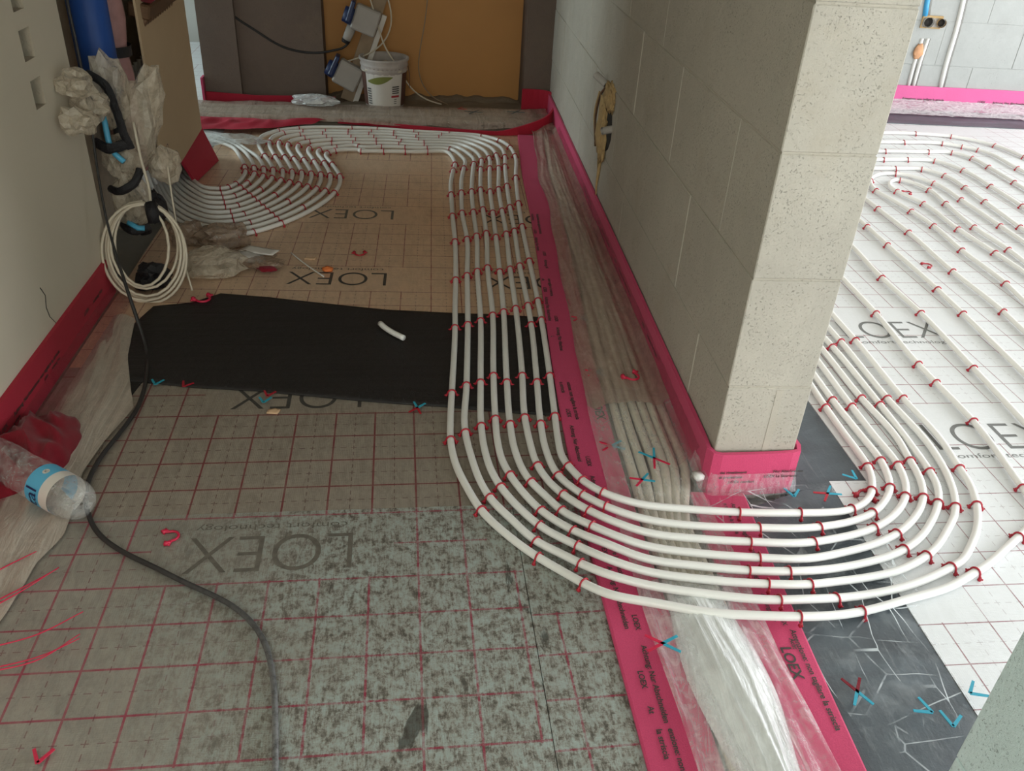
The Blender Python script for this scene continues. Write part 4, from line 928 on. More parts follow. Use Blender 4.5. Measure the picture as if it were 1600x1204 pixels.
lettering(far, *on_far(0.745, 1.47), PI, M['ink_faint'], w=0.335, h=0.10)
lettering(far, *on_far(1.44, 1.43), PI, M['ink'], w=0.335, h=0.10)
white = mat_slab('insulation_mat', [(1.785, -1.6), (1.803, -0.60), (1.814, -0.335), (1.912, -0.338), (1.913, 0.05), (1.93, 2.98), (6.3, 3.06), (6.3, -4.4), (1.80, -4.4)], 0.0, M['mat_right'], 'pale foil mat with fine grid under the pipes of the right room', -0.012, (2.16, 0.0))
def on_w(x, y):
    r = -0.012; dx, dy = x - 2.16, y
    return dx * math.cos(-r) - dy * math.sin(-r), dx * math.sin(-r) + dy * math.cos(-r)
lettering(white, *on_w(2.175, -0.222), 0, M['ink_grey'], h=0.118, w=0.37)
lettering(white, *on_w(2.205, 0.382), 0, M['ink_grey'], h=0.112, w=0.34)
tag(link('insulation_mat', sheet('insulation_mat', [(-3.0, 2.2), (-0.31, 2.2), (-0.31, 4.7), (-3.0, 4.7)], FZ + 0.0005, 0.0), M['mat_right']), 'bright foil mat in the room seen through the gap by the column', 'insulation mat')
# base under the trench and the threshold strip
tag(link('floor_trench', sheet('floor_trench', [(1.222, -2.3), (1.49, -2.3), (1.478, -0.4), (1.61, 3.0), (1.50, 3.0), (1.41, 2.6), (1.30, 0.25)], FZ + 0.0004, -0.012), M['rubble']), kind='structure')

tag(link('floor_back_trench', sheet('floor_back_trench', [(-0.6, 2.665), (1.408, 2.625), (1.49, 3.0), (-0.6, 3.0)], FZ + 0.0004, -0.004), M['rubble']), kind='structure')
# ---------------------------------------------------------------- sheets
o = link('bitumen_sheet', sheet('bitumen_sheet', DATA['black_sheet'], 0.0012, 0.0042, 0.035, 0.0014, 3), M['black'])
tag(o, 'black bitumen sheet lying across the foil mats under the pipes', 'sheet')
tag(link('bitumen_sheet', sheet('bitumen_sheet', [(0.045, 0.20), (0.075, 0.185), (0.06, 0.085), (0.03, 0.09)], 0.0006, 0.003), M['black']), 'small dark flap sticking out below the left end of the black sheet', 'sheet')
# slate rubber mats of the doorway
o = link('rubber_mat', sheet('rubber_mat', [(1.50, -1.75), (1.787, -1.7), (1.799, -0.62), (1.812, -0.43), (1.811, -0.338), (1.50, -0.45)], -0.028, -0.0012), M['slate'])
tag(o, 'dark grey rubber mat on the doorway floor beside the pink strip', 'rubber mat')
o = link('rubber_mat', sheet('rubber_mat', [(1.70, -0.37), (1.911, -0.342), (1.911, 0.04), (1.93, 2.9), (1.83, 2.9)], -0.028, -0.0010), M['slate'])
tag(o, 'dark rubber strip along the right foot of the block pillar', 'rubber mat')
fq = lambda a, b: (F0 + fd * a - fn * b)
o = link('rubber_mat', sheet('rubber_mat', [tuple(fq(1.9, 0.02)), tuple(fq(4.9, 0.02)), tuple(fq(4.9, 0.33)), tuple(fq(1.9, 0.37))], 0.0006, 0.004), M['slate'])
tag(o, 'grey rubber strip along the far wall of the right room', 'rubber mat')

# ---------------------------------------------------------------- pink edge strips
def strip_text(parent, lines, size, start, direction, rise=0, mat=None, flat=False, bold=0.022):
    """small print along a strip; direction = angle in the floor plane"""
    for i, line in enumerate(lines):
        col = 0
        for s in line.split('  '):
            adv = col * size * 0.62
            col += len(s) + 2
            s2 = s.strip()
            if not s2: continue
            me = text_mesh('strip_print', s2, size, 1.0, bold * size)
            o = link('strip_print', me, mat or M['ink'], parent)
            c, sn = math.cos(direction), math.sin(direction)
            if flat:
                o.location = (start[0] + sn * i * size * 1.35 + c * adv, start[1] - c * i * size * 1.35 + sn * adv, start[2])
                o.rotation_euler = (0, 0, direction)
            else:
                o.location = (start[0] + c * adv, start[1] + sn * adv, start[2] - i * size * 1.35)
                o.rotation_euler = (PI / 2, 0, direction)

PRINT = 'Attenzione: non tagliare la striscia    LOEX    Achtung: Nur Abschneiden    LOEX    '
# along the left wall
lp = [(LW(y) + 0.0005, y) for y in (-2.3, -1.2, 0.0, 0.72)]
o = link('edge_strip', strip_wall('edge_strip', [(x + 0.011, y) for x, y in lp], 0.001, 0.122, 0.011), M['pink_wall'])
STRIP_L = o
tag(o, 'crimson foam edge strip along the foot of the left plaster wall', 'edge strip')
strip_text(o, [PRINT[:60] + PRINT[:60]], 0.016, (LW(-0.55) + 0.0122, -0.55, 0.058), PI / 2 - 0.0185)
strip_text(o, [PRINT[20:70] + PRINT[:60]], 0.011, (LW(-0.5) + 0.0122, -0.5, 0.042), PI / 2 - 0.0185)
bm = bmesh.new()
q = [(-0.122, 1.70, 0.128), (-0.112, 2.11, 0.14), (-0.045, 2.06, 0.004), (-0.088, 1.76, 0.004)]
f = bm.faces.new([bm.verts.new(v) for v in q])
r = bmesh.ops.extrude_face_region(bm, geom=[f])
bmesh.ops.translate(bm, vec=(-0.011, 0, -0.001), verts=[g for g in r['geom'] if isinstance(g, bmesh.types.BMVert)])
tag(link('edge_strip', fromb('edge_strip', bm), M['pink_wall']), 'crimson edge strip leaning at the far corner of left wall below the cardboard', 'edge strip')
# around the right block wall and its pillar end
rx = lambda y: 1.49 + 0.038 * (y + 0.355)
rp = [(rx(y) - 0.003, y) for y in (2.98, 2.2, 1.4, 0.6, 0.0, -0.30)]
cor = [(1.4855, -0.345), (1.492, -0.364), (1.505, -0.3685), (1.56, -0.3690), (1.62, -0.3680), (1.675, -0.3660), (1.690, -0.362), (1.696, -0.345), (1.695, -0.30), (1.697, -0.10)]
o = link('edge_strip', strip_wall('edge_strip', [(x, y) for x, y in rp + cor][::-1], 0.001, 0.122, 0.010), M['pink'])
STRIP_R = o
tag(o, 'bright pink edge strip wrapped around the foot of the block pillar', 'edge strip')
strip_text(o, [(PRINT * 4)[:150]], 0.016, (rx(1.6) - 0.0140, 1.6, 0.064), -PI / 2 - 0.038)
strip_text(o, [(PRINT * 4)[30:180]], 0.012, (rx(1.6) - 0.0140, 1.6, 0.048), -PI / 2 - 0.038)
strip_text(o, ['dei rivestimenti     Nur Abschneiden', 'di protezione     LOEX La Sicurezza', '    LOEX comfort'], 0.0105, (1.505, -0.3805, 0.068), 0.0)
# flat strips on the floor, left and right of the trench
LS = [(1.385, 2.56), (1.362, 2.30), (1.335, 2.0), (1.300, 1.4), (1.249, 0.73), (1.212, 0.30), (1.188, -0.05), (1.172, -0.40), (1.167, -0.68), (1.166, -1.0), (1.164, -1.5), (1.16, -2.3)]
def flat_strip(name, line, w, z0, z1, mat, label):
    V, F = [], []
    pts = [p for p in relax(spline([(x, y, 0) for x, y in line], 0.05), 2)]
    for i, p in enumerate(pts):
        a, b = pts[max(i - 1, 0)], pts[min(i + 1, len(pts) - 1)]
        t = (b - a).normalized(); nn = Vector((-t.y, t.x, 0))
        if nn.x < 0: nn = -nn
        for s, z in ((0, z0), (0, z1 - 0.002), (0.03, z1), (0.97, z1), (1, z1 - 0.002), (1, z0)):
            qv = p + nn * w * s
            V.append((qv.x, qv.y, z + (0.0015 * noise.noise(Vector((qv.x * 20, qv.y * 5, 1))) if z > z0 else 0)))
    n = 6
    bm = bmesh.new()
    vs = [bm.verts.new(v) for v in V]
    for i in range(len(pts) - 1):
        for k in range(n): bm.faces.new((vs[i * n + k], vs[i * n + (k + 1) % n], vs[(i + 1) * n + (k + 1) % n], vs[(i + 1) * n + k]))
    bm.faces.new(vs[:n]); bm.faces.new(vs[-n:])
    o = link(name, fromb(name, bm), mat)
    return tag(o, label, 'edge strip')
o = flat_strip('edge_strip', LS, 0.128, 0.0016, 0.010, M['pink'], 'long pink foam strip lying flat on the left side of the trench')
for (x, y, a, s0) in [(1.325, 1.42, -PI / 2 - 0.075, 0), (1.280, 0.80, -PI / 2 - 0.075, 11), (1.232, 0.12, -PI / 2 - 0.035, 4), (1.215, -0.55, -PI / 2, 20), (1.218, -1.0, -PI / 2, 3)]:
    strip_text(o, [(PRINT * 2)[s0:s0 + 58], (PRINT * 2)[s0 + 22:s0 + 66]], 0.0155, (x, y, 0.0118), a, 0, None, True)
strip_text(o, ['LOEX'], 0.034, (1.285, 0.02, 0.0118), -PI / 2 - 0.03, 0, None, True)
RS = [(1.447, -0.372), (1.436, -0.50), (1.424, -0.70), (1.410, -0.95), (1.40, -1.2), (1.395, -2.3)]
o = flat_strip('edge_strip', RS, 0.130, 0.0016, 0.010, M['pink'], 'pink foam strip lying flat between trench and dark doorway mat')
strip_text(o, [(PRINT * 2)[:52], (PRINT * 2)[14:60]], 0.0135, (1.530, -0.42, 0.0118), -PI / 2 - 0.05, 0, None, True)
strip_text(o, ['Attenzione: non tagliare la striscia'], 0.0165, (1.520, -0.80, 0.0118), -PI / 2 - 0.03, 0, None, True)
strip_text(o, ['LOEX'], 0.030, (1.484, -0.84, 0.0118), -PI / 2 - 0.03, 0, None, True)
# back strip with the loop at the right
o = link('edge_strip', strip_wall('edge_strip', [(-0.268, 3.012), (0.0, 3.016), (0.2, 3.03), (0.42, 3.03)], 0.001, lambda t: 0.06 if t > 0.2 else 0.075, 0.010), M['pink_wall'])
tag(o, 'low crimson strip along the foot of the brown column at the back', 'edge strip')
tag(link('edge_strip', box_mesh('edge_strip', -0.281, -0.270, 2.99, 3.06, 0.0, 0.15), M['pink']), 'upright pink strip end on the left edge of the brown column', 'edge strip')
cv = [(p.x, p.y) for p in relax(spline([(x, y, 0) for x, y in [(1.46, 3.022), (1.56, 3.022), (1.612, 2.99), (1.622, 2.90), (1.60, 2.76), (1.54, 2.65), (1.44, 2.60), (1.28, 2.575), (1.08, 2.60), (0.88, 2.64), (0.62, 2.70), (0.45, 2.73)]], 0.03), 3)]
o = link('edge_strip', strip_wall('edge_strip', cv, 0.001, lambda t: 0.135 - 0.113 * min(1, max(0, (t - 0.18) / 0.30)), 0.010), M['pink_wall'])
tag(o, 'pink strip curling in a loop in the far right corner', 'edge strip')
# far wall of the right room
a, b = fq(1.8, 0.0005), fq(5.0, 0.0005)
a2, b2 = F0 + fd * 1.8 - fn * 0.0125, F0 + fd * 5.0 - fn * 0.0125
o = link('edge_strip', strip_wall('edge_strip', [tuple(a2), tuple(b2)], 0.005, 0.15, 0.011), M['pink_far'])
STRIP_F = o
tag(o, 'pink edge strip along the far block wall of the right room', 'edge strip')
strip_text(o, [(PRINT * 4)[:120]], 0.02, (fq(2.35, 0.014).x, fq(2.35, 0.014).y, 0.066), fa)
# ---------------------------------------------------------------- heating pipes with their clips
def clip_mesh():
    V, F = [], []
    R = 0.0113
    arch = [Vector((R + 0.0045, 0, -0.0105)), Vector((R + 0.0008, 0, -0.005))] + [Vector((R * math.cos(a), 0, R * math.sin(a))) for a in [k * PI / 8 for k in range(9)]] + [Vector((-R - 0.0008, 0, -0.005)), Vector((-R - 0.0045, 0, -0.0105))]
    tube_data(arch, 0.0022, 6, True, V, F)
    for s in (-1, 1):
        tube_data([Vector((s * (R + 0.002), 0, -0.0112)), Vector((s * (R + 0.0035), 0, -0.0085)), Vector((s * (R + 0.003), 0, -0.0045)), Vector((s * (R + 0.0012), 0, -0.002))], lambda t: 0.0048 - 0.0024 * t, 6, True, V, F)
        tube_data([Vector((s * (R + 0.0035), 0, -0.0080)), Vector((s * (R + 0.0090), 0, -0.0050))], 0.0020, 5, True, V, F)
    me = mesh('clip', V, F, True)
    me.materials.append(M['clip'])
    return me
CLIP = clip_mesh()
PR = 0.0091
def pipe(key, pts, label, group, mat='pipe'):
    path = relax(spline(pts, 0.012), 3)
    V, F = tube_data(path, PR, 10)
    o = link('heating_pipe', mesh('heating_pipe', V, F, True), M[mat])
    tag(o, label, 'pipe', group)
    used = []
    for cx, cy in DATA['clips'].get(key, []):
        best = min(range(1, len(path) - 1), key=lambda i: (path[i].x - cx)**2 + (path[i].y - cy)**2)
        p = path[best]
        if p.z > 0.06 or any((p - q).length < 0.012 for q in used): continue
        used.append(p)
        t = path[best + 1] - path[best - 1]
        c = bpy.data.objects.new('clip', CLIP)
        COL.objects.link(c)
        c.parent = o
        c.location = p
        c.rotation_euler = (random.uniform(-0.12, 0.12), 0, math.atan2(t.y, t.x) - PI / 2 + random.uniform(-0.10, 0.10))
    return o
G1 = 'white pipes of the eight-pipe bend'
NUM = ['outermost', 'second from outside', 'third from outside', 'fourth from outside', 'fourth from inside', 'third from inside', 'second from inside', 'innermost']
for i, k in enumerate('ABCDEFGH'):
    pipe(k, DATA['pipes'][k], 'white heating pipe, %s of eight in the bend across the doorway' % NUM[i], G1)
for k, w in zip(('X1', 'X2', 'X3'), ('first', 'second', 'third')):
    pipe(k, DATA['extra'][k], '%s white pipe from the corner, curving out under the pink strip at left' % w, 'short white pipes leaving the back left corner')
RL = {'S0': 'white pipe in the right room running nearest to the doorway bend', 'S1': 'second white pipe from the doorway bend in the right room', 'S2': 'third white pipe from the doorway bend in the right room', 'S3': 'fourth white pipe from the bend, just below the two hairpin turns',
      'S4': 'white pipe making the outer hairpin turn beside the pillar', 'S5': 'white pipe making the small inner hairpin turn beside the pillar', 'S7': 'white pipe passing just beyond the outer hairpin turn', 'S8': 'second white pipe beyond the hairpin turns',
      'S9': 'third white pipe beyond the hairpin turns', 'S10': 'next to last white pipe before the far rubber strip', 'S11': 'last white pipe before the far grey rubber strip'}
for k in RL: pipe(k, DATA['room'][k], RL[k], 'white pipes of the right room')

# ---------------------------------------------------------------- trench pipes and their sheeting
def lx(y): # left edge of the left flat strip
    P = LS
    for (x0, y0), (x1, y1) in zip(P, P[1:]):
        if y1 <= y <= y0: return x0 + (x1 - x0) * (y - y0) / (y1 - y0)
    return P[0][0] if y > P[0][1] else P[-1][0]
TP = 6
for i in range(TP):
    u = (i + 0.5) / TP
    pts = []
    for k in range(26):
        y = 2.57 - k * 0.19
        xa = lx(y) + 0.138; xb = (rx(y) - 0.018) if y > -0.36 else 1.415 + 0.02 * 0
        w = min(0.165, xb - xa)
        x = xb - w + w * u
        pts.append((x + 0.006 * noise.noise(Vector((i * 5.0, y * 1.6, 0))), y, 0.004 + 0.003 * noise.noise(Vector((i * 3.0, y * 2, 7)))))
    o = link('trench_pipe', tube('trench_pipe', pts, 0.0118, 10, 0.06), M['pipe_beige'])
    tag(o, 'beige pipe under the plastic sheeting in the trench, %s' % (['leftmost', 'second from left', 'third from left', 'third from right', 'second from right', 'rightmost'][i]), 'pipe', 'beige pipes in the trench')
for i in range(5):
    pts = [(x, 2.76 + 0.045 * i + 0.012 * noise.noise(Vector((x * 1.5, i * 4.0, 0))) + (0.02 * i if x > 0.9 else 0) * (x - 0.9), 0.016 + 0.004 * noise.noise(Vector((x * 3, i, 5)))) for x in [-0.6 + 0.1 * k for k in range(22)]]
    o = link('trench_pipe', tube('trench_pipe', pts, 0.014, 8, 0.05), M['pipe_beige'])
    tag(o, 'beige pipe running along the back wall, %s' % ['nearest the white pipe loop', 'second from the loop', 'middle of five', 'second from the wall', 'nearest the brown column'][i], 'pipe', 'beige pipes along the back wall')

def film(name, fx, u0, u1, nu, nv, zf_, mat, label, cat='plastic sheet', parent=None):
    """sheet over a grid; fx(v) -> (left point, right point) in 2-D; zf_(u, v, x, y) -> height"""
    V, F = [], []
    for j in range(nv + 1):
        v = j / nv
        a, b = fx(v)
        for i in range(nu + 1):
            u = i / nu
            x, y = a[0] + (b[0] - a[0]) * u, a[1] + (b[1] - a[1]) * u
            V.append((x, y, zf_(u, v, x, y)))
    for j in range(nv):
        for i in range(nu):
            a = j * (nu + 1) + i
            F.append((a, a + 1, a + nu + 2, a + nu + 1))
    o = link(name, mesh(name, V, F, True), mat, parent)
    return tag(o, label, None if parent else cat)
def ridged(q, s=1.0):
    return 1 - 2 * abs(noise.noise(q))
def trench(y0, y1, mat, label, wig, nv):
    def fx(v):
        y = y0 + (y1 - y0) * v
        xa = lx(y) + 0.075 + 0.012 * noise.noise(Vector((3, y * 3, 1)))
        xb = rx(y) - 0.0145 if y > -0.34 else 1.478 + 0.014 * noise.noise(Vector((8, y * 4, 1)))
        if -0.44 < y <= -0.34: xb = min(xb, 1.486)
        return (xa, y), (xb, y)
    def z(u, v, x, y):
        h = 0.0125 + 0.014 * math.sin(PI * min(1, max(0, (u - 0.12) / 0.76)))**0.5 if 0.12 < u < 0.88 else 0.0125
        cross = math.exp(-((y + 0.60) / 0.24)**2)
        w = wig * (1 - 0.85 * cross)
        h += w * 0.011 * max(0, ridged(Vector((u * 4.2 + 0.35 * noise.noise(Vector((y * 3, u, 2))), y * 0.9, 3.0))) )
        h += w * 0.004 * noise.noise(Vector((u * 20, y * 7, 6)))
        if y > -0.36 and u > 0.86: h += (u - 0.86) / 0.14 * 0.028
        return h
    return film('trench_sheeting', fx, 0, 1, 44, nv, z, mat, label)
trench(2.60, -0.02, M['film_dull'], 'dusty plastic sheeting covering the trench along the block wall', 0.9, 120)
trench(0.06, -0.72, M['film'], 'clear plastic sheeting over the trench at the pillar foot', 0.35, 60)
trench(-0.66, -2.2, M['film_milky'], 'milky crumpled plastic sheeting over the trench in the foreground', 1.9, 110)
def bunch(v):
    y = -0.70 - 1.5 * v
    return (lx(y) + 0.135 + 0.02 * math.sin(y * 9), y), (1.425 + 0.012 * math.sin(y * 13 + 1), y)
def bunch_z(u, v, x, y):
    e = min(1, v * 7)
    return 0.0125 + 0.026 * math.sin(PI * u)**0.6 * (0.65 + 0.35 * e) + e * 0.024 * max(0, ridged(Vector((u * 3.2 + 0.5 * noise.noise(Vector((y * 3, u, 2))), y * 1.1, 8.0)))) * math.sin(PI * u) + 0.003 * noise.noise(Vector((u * 18, y * 9, 6)))
film('bunched_sheeting', bunch, 0, 1, 36, 110, bunch_z, M['film_bunched'], 'bunched white plastic along the middle of the trench in the foreground')
# sheeting over the back trench
film('trench_sheeting', lambda v: ((-0.55 + 2.14 * v, 2.715 - 0.10 * v), (-0.55 + 2.14 * v, 2.985)), 0, 1, 16, 110,
     lambda u, v, x, y: 0.034 + 0.010 * ridged(Vector((x * 3, y * 16, 1))) + 0.004 * noise.noise(Vector((x * 16, y * 20, 3))) - (0.02 if u in (0, 1) else 0), M['film_dull'], 'dusty plastic sheeting over the pipes along the back wall')
film('plastic_sheet', lambda v: ((-0.10 + 0.26 * v, 2.20 + 0.03 * math.sin(v * 6) + 0.10 * v), (-0.20 + 0.25 * v, 2.44 + 0.02 * math.sin(v * 9) - 0.05 * v)), 0, 1, 26, 30,
     lambda u, v, x, y: 0.026 + 0.024 * ridged(Vector((x * 8, y * 8, 4))) * math.sin(PI * u) * math.sin(PI * v) + 0.004 * noise.noise(Vector((x * 30, y * 30, 3))), M['film_silver'], 'shiny crumpled plastic over the pipes leaving the back left corner')
film('edge_strip', lambda v: ((-0.30 + 0.62 * v, 2.43 + 0.16 * v + 0.02 * math.sin(v * 8)), (-0.30 + 0.72 * v, 2.70 + 0.01 * v)), 0, 1, 14, 40,
     lambda u, v, x, y: 0.0245 + 0.008 * noise.noise(Vector((x * 8, y * 8, 9))) + 0.020 * max(0, ridged(Vector((x * 9, y * 9, 2)))) * math.sin(PI * u), M['pink_wall'], 'crumpled crimson strip lying in front of the back trench', 'edge strip')
# sheeting skirts of the edge strips
film('strip_skirt', lambda v: ((LW(-1.6 + 2.3 * v) + 0.0125, -1.6 + 2.3 * v), (LW(-1.6 + 2.3 * v) + 0.085 + 0.012 * noise.noise(Vector((v * 7, 0, 0))), -1.6 + 2.3 * v)), 0, 1, 12, 90,
     lambda u, v, x, y: 0.034 * (1 - u)**1.6 + 0.004 + 0.004 * ridged(Vector((x * 30, y * 5, 5))), M['film_pink'], 'pinkish plastic skirt hanging from the left wall strip', parent=STRIP_L)
def skirt_r(v):
    y = 2.45 - 2.75 * v
    return (rx(y) - 0.0145, y), (rx(y) - 0.062 - 0.01 * noise.noise(Vector((v * 9, 3, 0))), y)
film('strip_skirt', skirt_r, 0, 1, 10, 110, lambda u, v, x, y: 0.056 * (1 - u)**1.5 + 0.030 + 0.004 * ridged(Vector((y * 26, x * 9, 5))), M['film_pink'], 'wrinkled plastic skirt hanging from the strip of the block wall', parent=STRIP_R)
SK = [(1.476, -0.28), (1.479, -0.352), (1.490, -0.3765), (1.505, -0.3805), (1.56, -0.3812), (1.62, -0.3800), (1.678, -0.3775), (1.697, -0.372), (1.708, -0.345), (1.710, -0.25)]
def skirt_p(v):
    i = min(int(v * (len(SK) - 1)), len(SK) - 2); t = v * (len(SK) - 1) - i
    p = Vector(SK[i]).lerp(Vector(SK[i + 1]), t)
    d = (p - Vector((1.59, -0.30))).normalized()
    e = p + d * (0.012 + 0.006 * noise.noise(Vector((v * 14, 2, 2))))
    return tuple(p), tuple(e)
film('strip_skirt', skirt_p, 0, 1, 8, 70, lambda u, v, x, y: 0.062 * (1 - u)**1.2 + 0.004 + 0.003 * ridged(Vector((v * 40, u * 2, 5))) * u, film_mat('clear_skirt', (0.86, 0.82, 0.84), 0.06, 0.42, (30, 30, 6), 0.2, 60), 'clear plastic skirt around the foot of the block pillar', parent=STRIP_R)
film('plastic_sheet', lambda v: ((1.44 + 0.02 * math.sin(v * 9), -0.383 - 0.11 * v), (1.80 - 0.05 * v + 0.02 * math.sin(v * 7), -0.36 - 0.11 * v)), 0, 1, 30, 14,
     lambda u, v, x, y: 0.0145 + 0.009 * abs(ridged(Vector((x * 9, y * 12, 4)))) * math.sin(PI * u) + 0.003 * noise.noise(Vector((x * 40, y * 40, 3))), M['film_thin'], 'clear crinkled plastic lying before the pillar foot')
film('plastic_sheet', lambda v: ((1.55 + 0.012 * math.sin(v * 11), -0.52 - 0.78 * v), (1.845 - 0.06 * v + 0.02 * math.sin(v * 8), -0.50 - 0.76 * v)), 0, 1, 34, 80,
     lambda u, v, x, y: 0.0060 + 0.006 * abs(ridged(Vector((x * 7 + y * 3, y * 5, 4)))) * math.sin(PI * u) + 0.002 * noise.noise(Vector((x * 30, y * 30, 3))), M['film_thin'], 'clear creased plastic sheet covering the dark doorway mat')
film('strip_skirt', lambda v: ((fq(1.85 + 3.1 * v, 0.014).x, fq(1.85 + 3.1 * v, 0.014).y), (fq(1.85 + 3.1 * v, 0.17 + 0.02 * math.sin(v * 9)).x, fq(1.85 + 3.1 * v, 0.17).y)), 0, 1, 10, 120,
     lambda u, v, x, y: 0.055 * (1 - u)**1.3 + 0.010 + 0.005 * ridged(Vector((x * 22, y * 6, 4))), M['film_silver'], 'white crinkled plastic skirt along the far wall of the right room', parent=STRIP_F)
# paper-white sheeting on the floor along the left wall
lf = DATA['left_film']
def lfx(v):
    i = min(int(v * (len(lf) - 1)), len(lf) - 2); t = v * (len(lf) - 1) - i
    p = Vector(lf[i]).lerp(Vector(lf[i + 1]), t)
    return (LW(p.y) + 0.055, p.y + 0.02 * (1 - v)), tuple(p)
film('plastic_sheet', lfx, 0, 1, 24, 70, lambda u, v, x, y: 0.006 + 0.010 * abs(ridged(Vector((x * 16 + y * 4, y * 3, 4)))) * math.sin(PI * u) + 0.002 * noise.noise(Vector((x * 25, y * 25, 3))),
     film_mat('papery_sheeting', (0.52, 0.45, 0.38), 0.70, 1.0, (22, 3, 6), 0.5, 30), 'beige papery sheet on the floor along the left wall')
# ---------------------------------------------------------------- left wall fittings
def ribbon(name, pts, w):
    """crumpled flat band following a path"""
    V, F = tube_data(spline(pts, 0.012), w, 10)
    me = mesh(name, V, F, False)
    c = sum((v.co.y for v in me.vertices), 0.0) / len(me.vertices)
    p = spline(pts, 0.012)
    for i, v in enumerate(me.vertices):
        q = p[min(i // 10, len(p) - 1)]
        k = 0.42 + 0.25 * noise.noise(Vector((v.co.x * 90, v.co.y * 90, v.co.z * 90)))
        v.co.y = q.y + (v.co.y - q.y) * k
        v.co += Vector((noise.noise(v.co * 70), 0, noise.noise(v.co * 70 + Vector((5, 5, 5))))) * 0.003
    return me
# niche contents
o = link('insulated_pipe', lathe('insulated_pipe', [(0.0, 0.50), (0.058, 0.50), (0.060, 0.53), (0.060, 1.34), (0.0, 1.34)], 24), M['blue_pipe'], None, (-0.185, 1.115, 0), (0.0, 0.0, 0))
tag(o, 'thick blue lagged pipe standing in the wall niche', 'pipe')
t = empty('insulated_pipe', (-0.20, 1.335, 0))
tag(t, 'pinkish wrapped pipe with black tape bands beside the blue pipe', 'pipe')
link('lagging', lathe('lagging', [(0, 0.2), (0.05, 0.2), (0.058, 0.36), (0.05, 0.44), (0.056, 0.53), (0.047, 0.62), (0.06, 0.72), (0.052, 0.84), (0.058, 1.0), (0.055, 1.33), (0, 1.33)], 20), M['pink_lag'], t)
for z, h in ((0.60, 0.035), (0.81, 0.05)): link('tape_band', lathe('tape_band', [(0.061, z), (0.063, z + h)], 20), M['tape'], t)
t = empty('manifold', (-0.14, 1.50, 0.70), (0.0, 0.18, 0.0))
tag(t, 'brown manifold bar with red cover and comb of connectors above cardboard', 'manifold')
link('bar', box_mesh('bar', -0.03, 0.045, -0.04, 0.42, 0.0, 0.05, 0.006), M['brass'], t)
link('cover', box_mesh('cover', -0.02, 0.055, -0.03, 0.40, 0.055, 0.13, 0.012), M['cloth'], t)
for k in range(12):
    me = lathe('connector', [(0.0, -0.03), (0.010, -0.03), (0.011, -0.012), (0.008, 0.0)], 8)
    link('connector', me, M['brass'], t, (0.03, -0.02 + k * 0.036, 0.0), (0, 0.5, 0))
# cardboard sheet leaning over the niche
bm = bmesh.new()
q = [(1.41, 0.14), (1.50, 0.112), (1.75, 0.122), (2.085, 0.140), (2.080, 0.90), (1.41, 0.92)]
f = bm.faces.new([bm.verts.new((LW(y) + 0.018, y, z)) for y, z in q])
r = bmesh.ops.extrude_face_region(bm, geom=[f])
bmesh.ops.translate(bm, vec=(-0.008, 0, 0), verts=[g for g in r['geom'] if isinstance(g, bmesh.types.BMVert)])
cb = tag(link('cardboard_sheet', fromb('cardboard_sheet', bm), M['card']), 'brown cardboard sheet closing the wall niche beside the blue pipe', 'cardboard')
for s, zz, yy in (('G', 0.245, 1.497), ('1', 0.215, 1.497)):
    link('printed_letter', text_mesh('printed_letter', s, 0.045), M['brown'], cb, (LW(1.5) + 0.0195, yy, zz), (PI / 2, PI / 2, PI / 2))

# plastic bags and tape around the pipe tails hanging from the niche
t = empty('plastic_bag', (-0.12, 0.9, 0))
tag(t, 'crumpled translucent plastic bags taped around pipe tails at the left wall', 'plastic bag')
def bag(x, y, z, sc, seed, mat='bag', rot=(0, 0, 0), amp=0.22, fr=1.2):
    link('bag_lobe', crumple('bag_lobe', sc, seed, amp), M[mat], t, (x + 0.12, y - 0.9, z), rot)
for (x, y, z), sc, sd in zip(DATA['lobes'], ((0.048, 0.045, 0.038), (0.045, 0.05, 0.045), (0.040, 0.045, 0.036)), (1, 2, 3)): bag(x, y, z, sc, sd, 'bag', (0, 0.2, 0), 0.34, 1.7)
bag(-0.095, 0.91, 0.590, (0.046, 0.05, 0.11), 3); bag(-0.030, 0.94, 0.49, (0.060, 0.05, 0.175), 4, 'bag', (0, 0.28, 0)); bag(0.005, 0.97, 0.34, (0.050, 0.045, 0.06), 5)
bag(-0.100, 0.90, 0.375, (0.058, 0.05, 0.075), 6); bag(-0.090, 0.89, 0.240, (0.062, 0.05, 0.090), 7)
bag(-0.030, 0.92, 0.215, (0.034, 0.03, 0.055), 8, 'tape')
for pts, r in (([(-0.135, 0.86, 0.65), (-0.095, 0.85, 0.63), (-0.070, 0.85, 0.55), (-0.060, 0.855, 0.47), (-0.05, 0.86, 0.43)], 0.013), ([(-0.155, 0.88, 0.44), (-0.11, 0.845, 0.432), (-0.06, 0.86, 0.445)], 0.016),
               ([(-0.14, 0.88, 0.292), (-0.10, 0.845, 0.298), (-0.055, 0.85, 0.325), (-0.035, 0.87, 0.36)], 0.013), ([(-0.125, 0.88, 0.172), (-0.09, 0.85, 0.16), (-0.04, 0.87, 0.17)], 0.012)):
    link('tape_band', ribbon('tape_band', [(x + 0.12, y - 0.917, z) for x, y, z in pts], r), M['tape'], t)
for pts in ([(-0.12, 0.88, 0.52), (-0.10, 0.86, 0.41), (-0.075, 0.85, 0.39)], [(-0.10, 0.855, 0.19), (-0.07, 0.845, 0.175), (-0.05, 0.85, 0.172)]):
    link('blue_print', tube('blue_print', [(x + 0.12, y - 0.915, z) for x, y, z in pts], 0.009, 6), M['label_blue'], t)
link('core', tube('core', [(0.02, 0.03, 0.50), (0.02, 0.03, 0.45), (0.035, 0.02, 0.2), (0.045, 0.02, 0.12)], 0.02, 8), M['tape'], t)

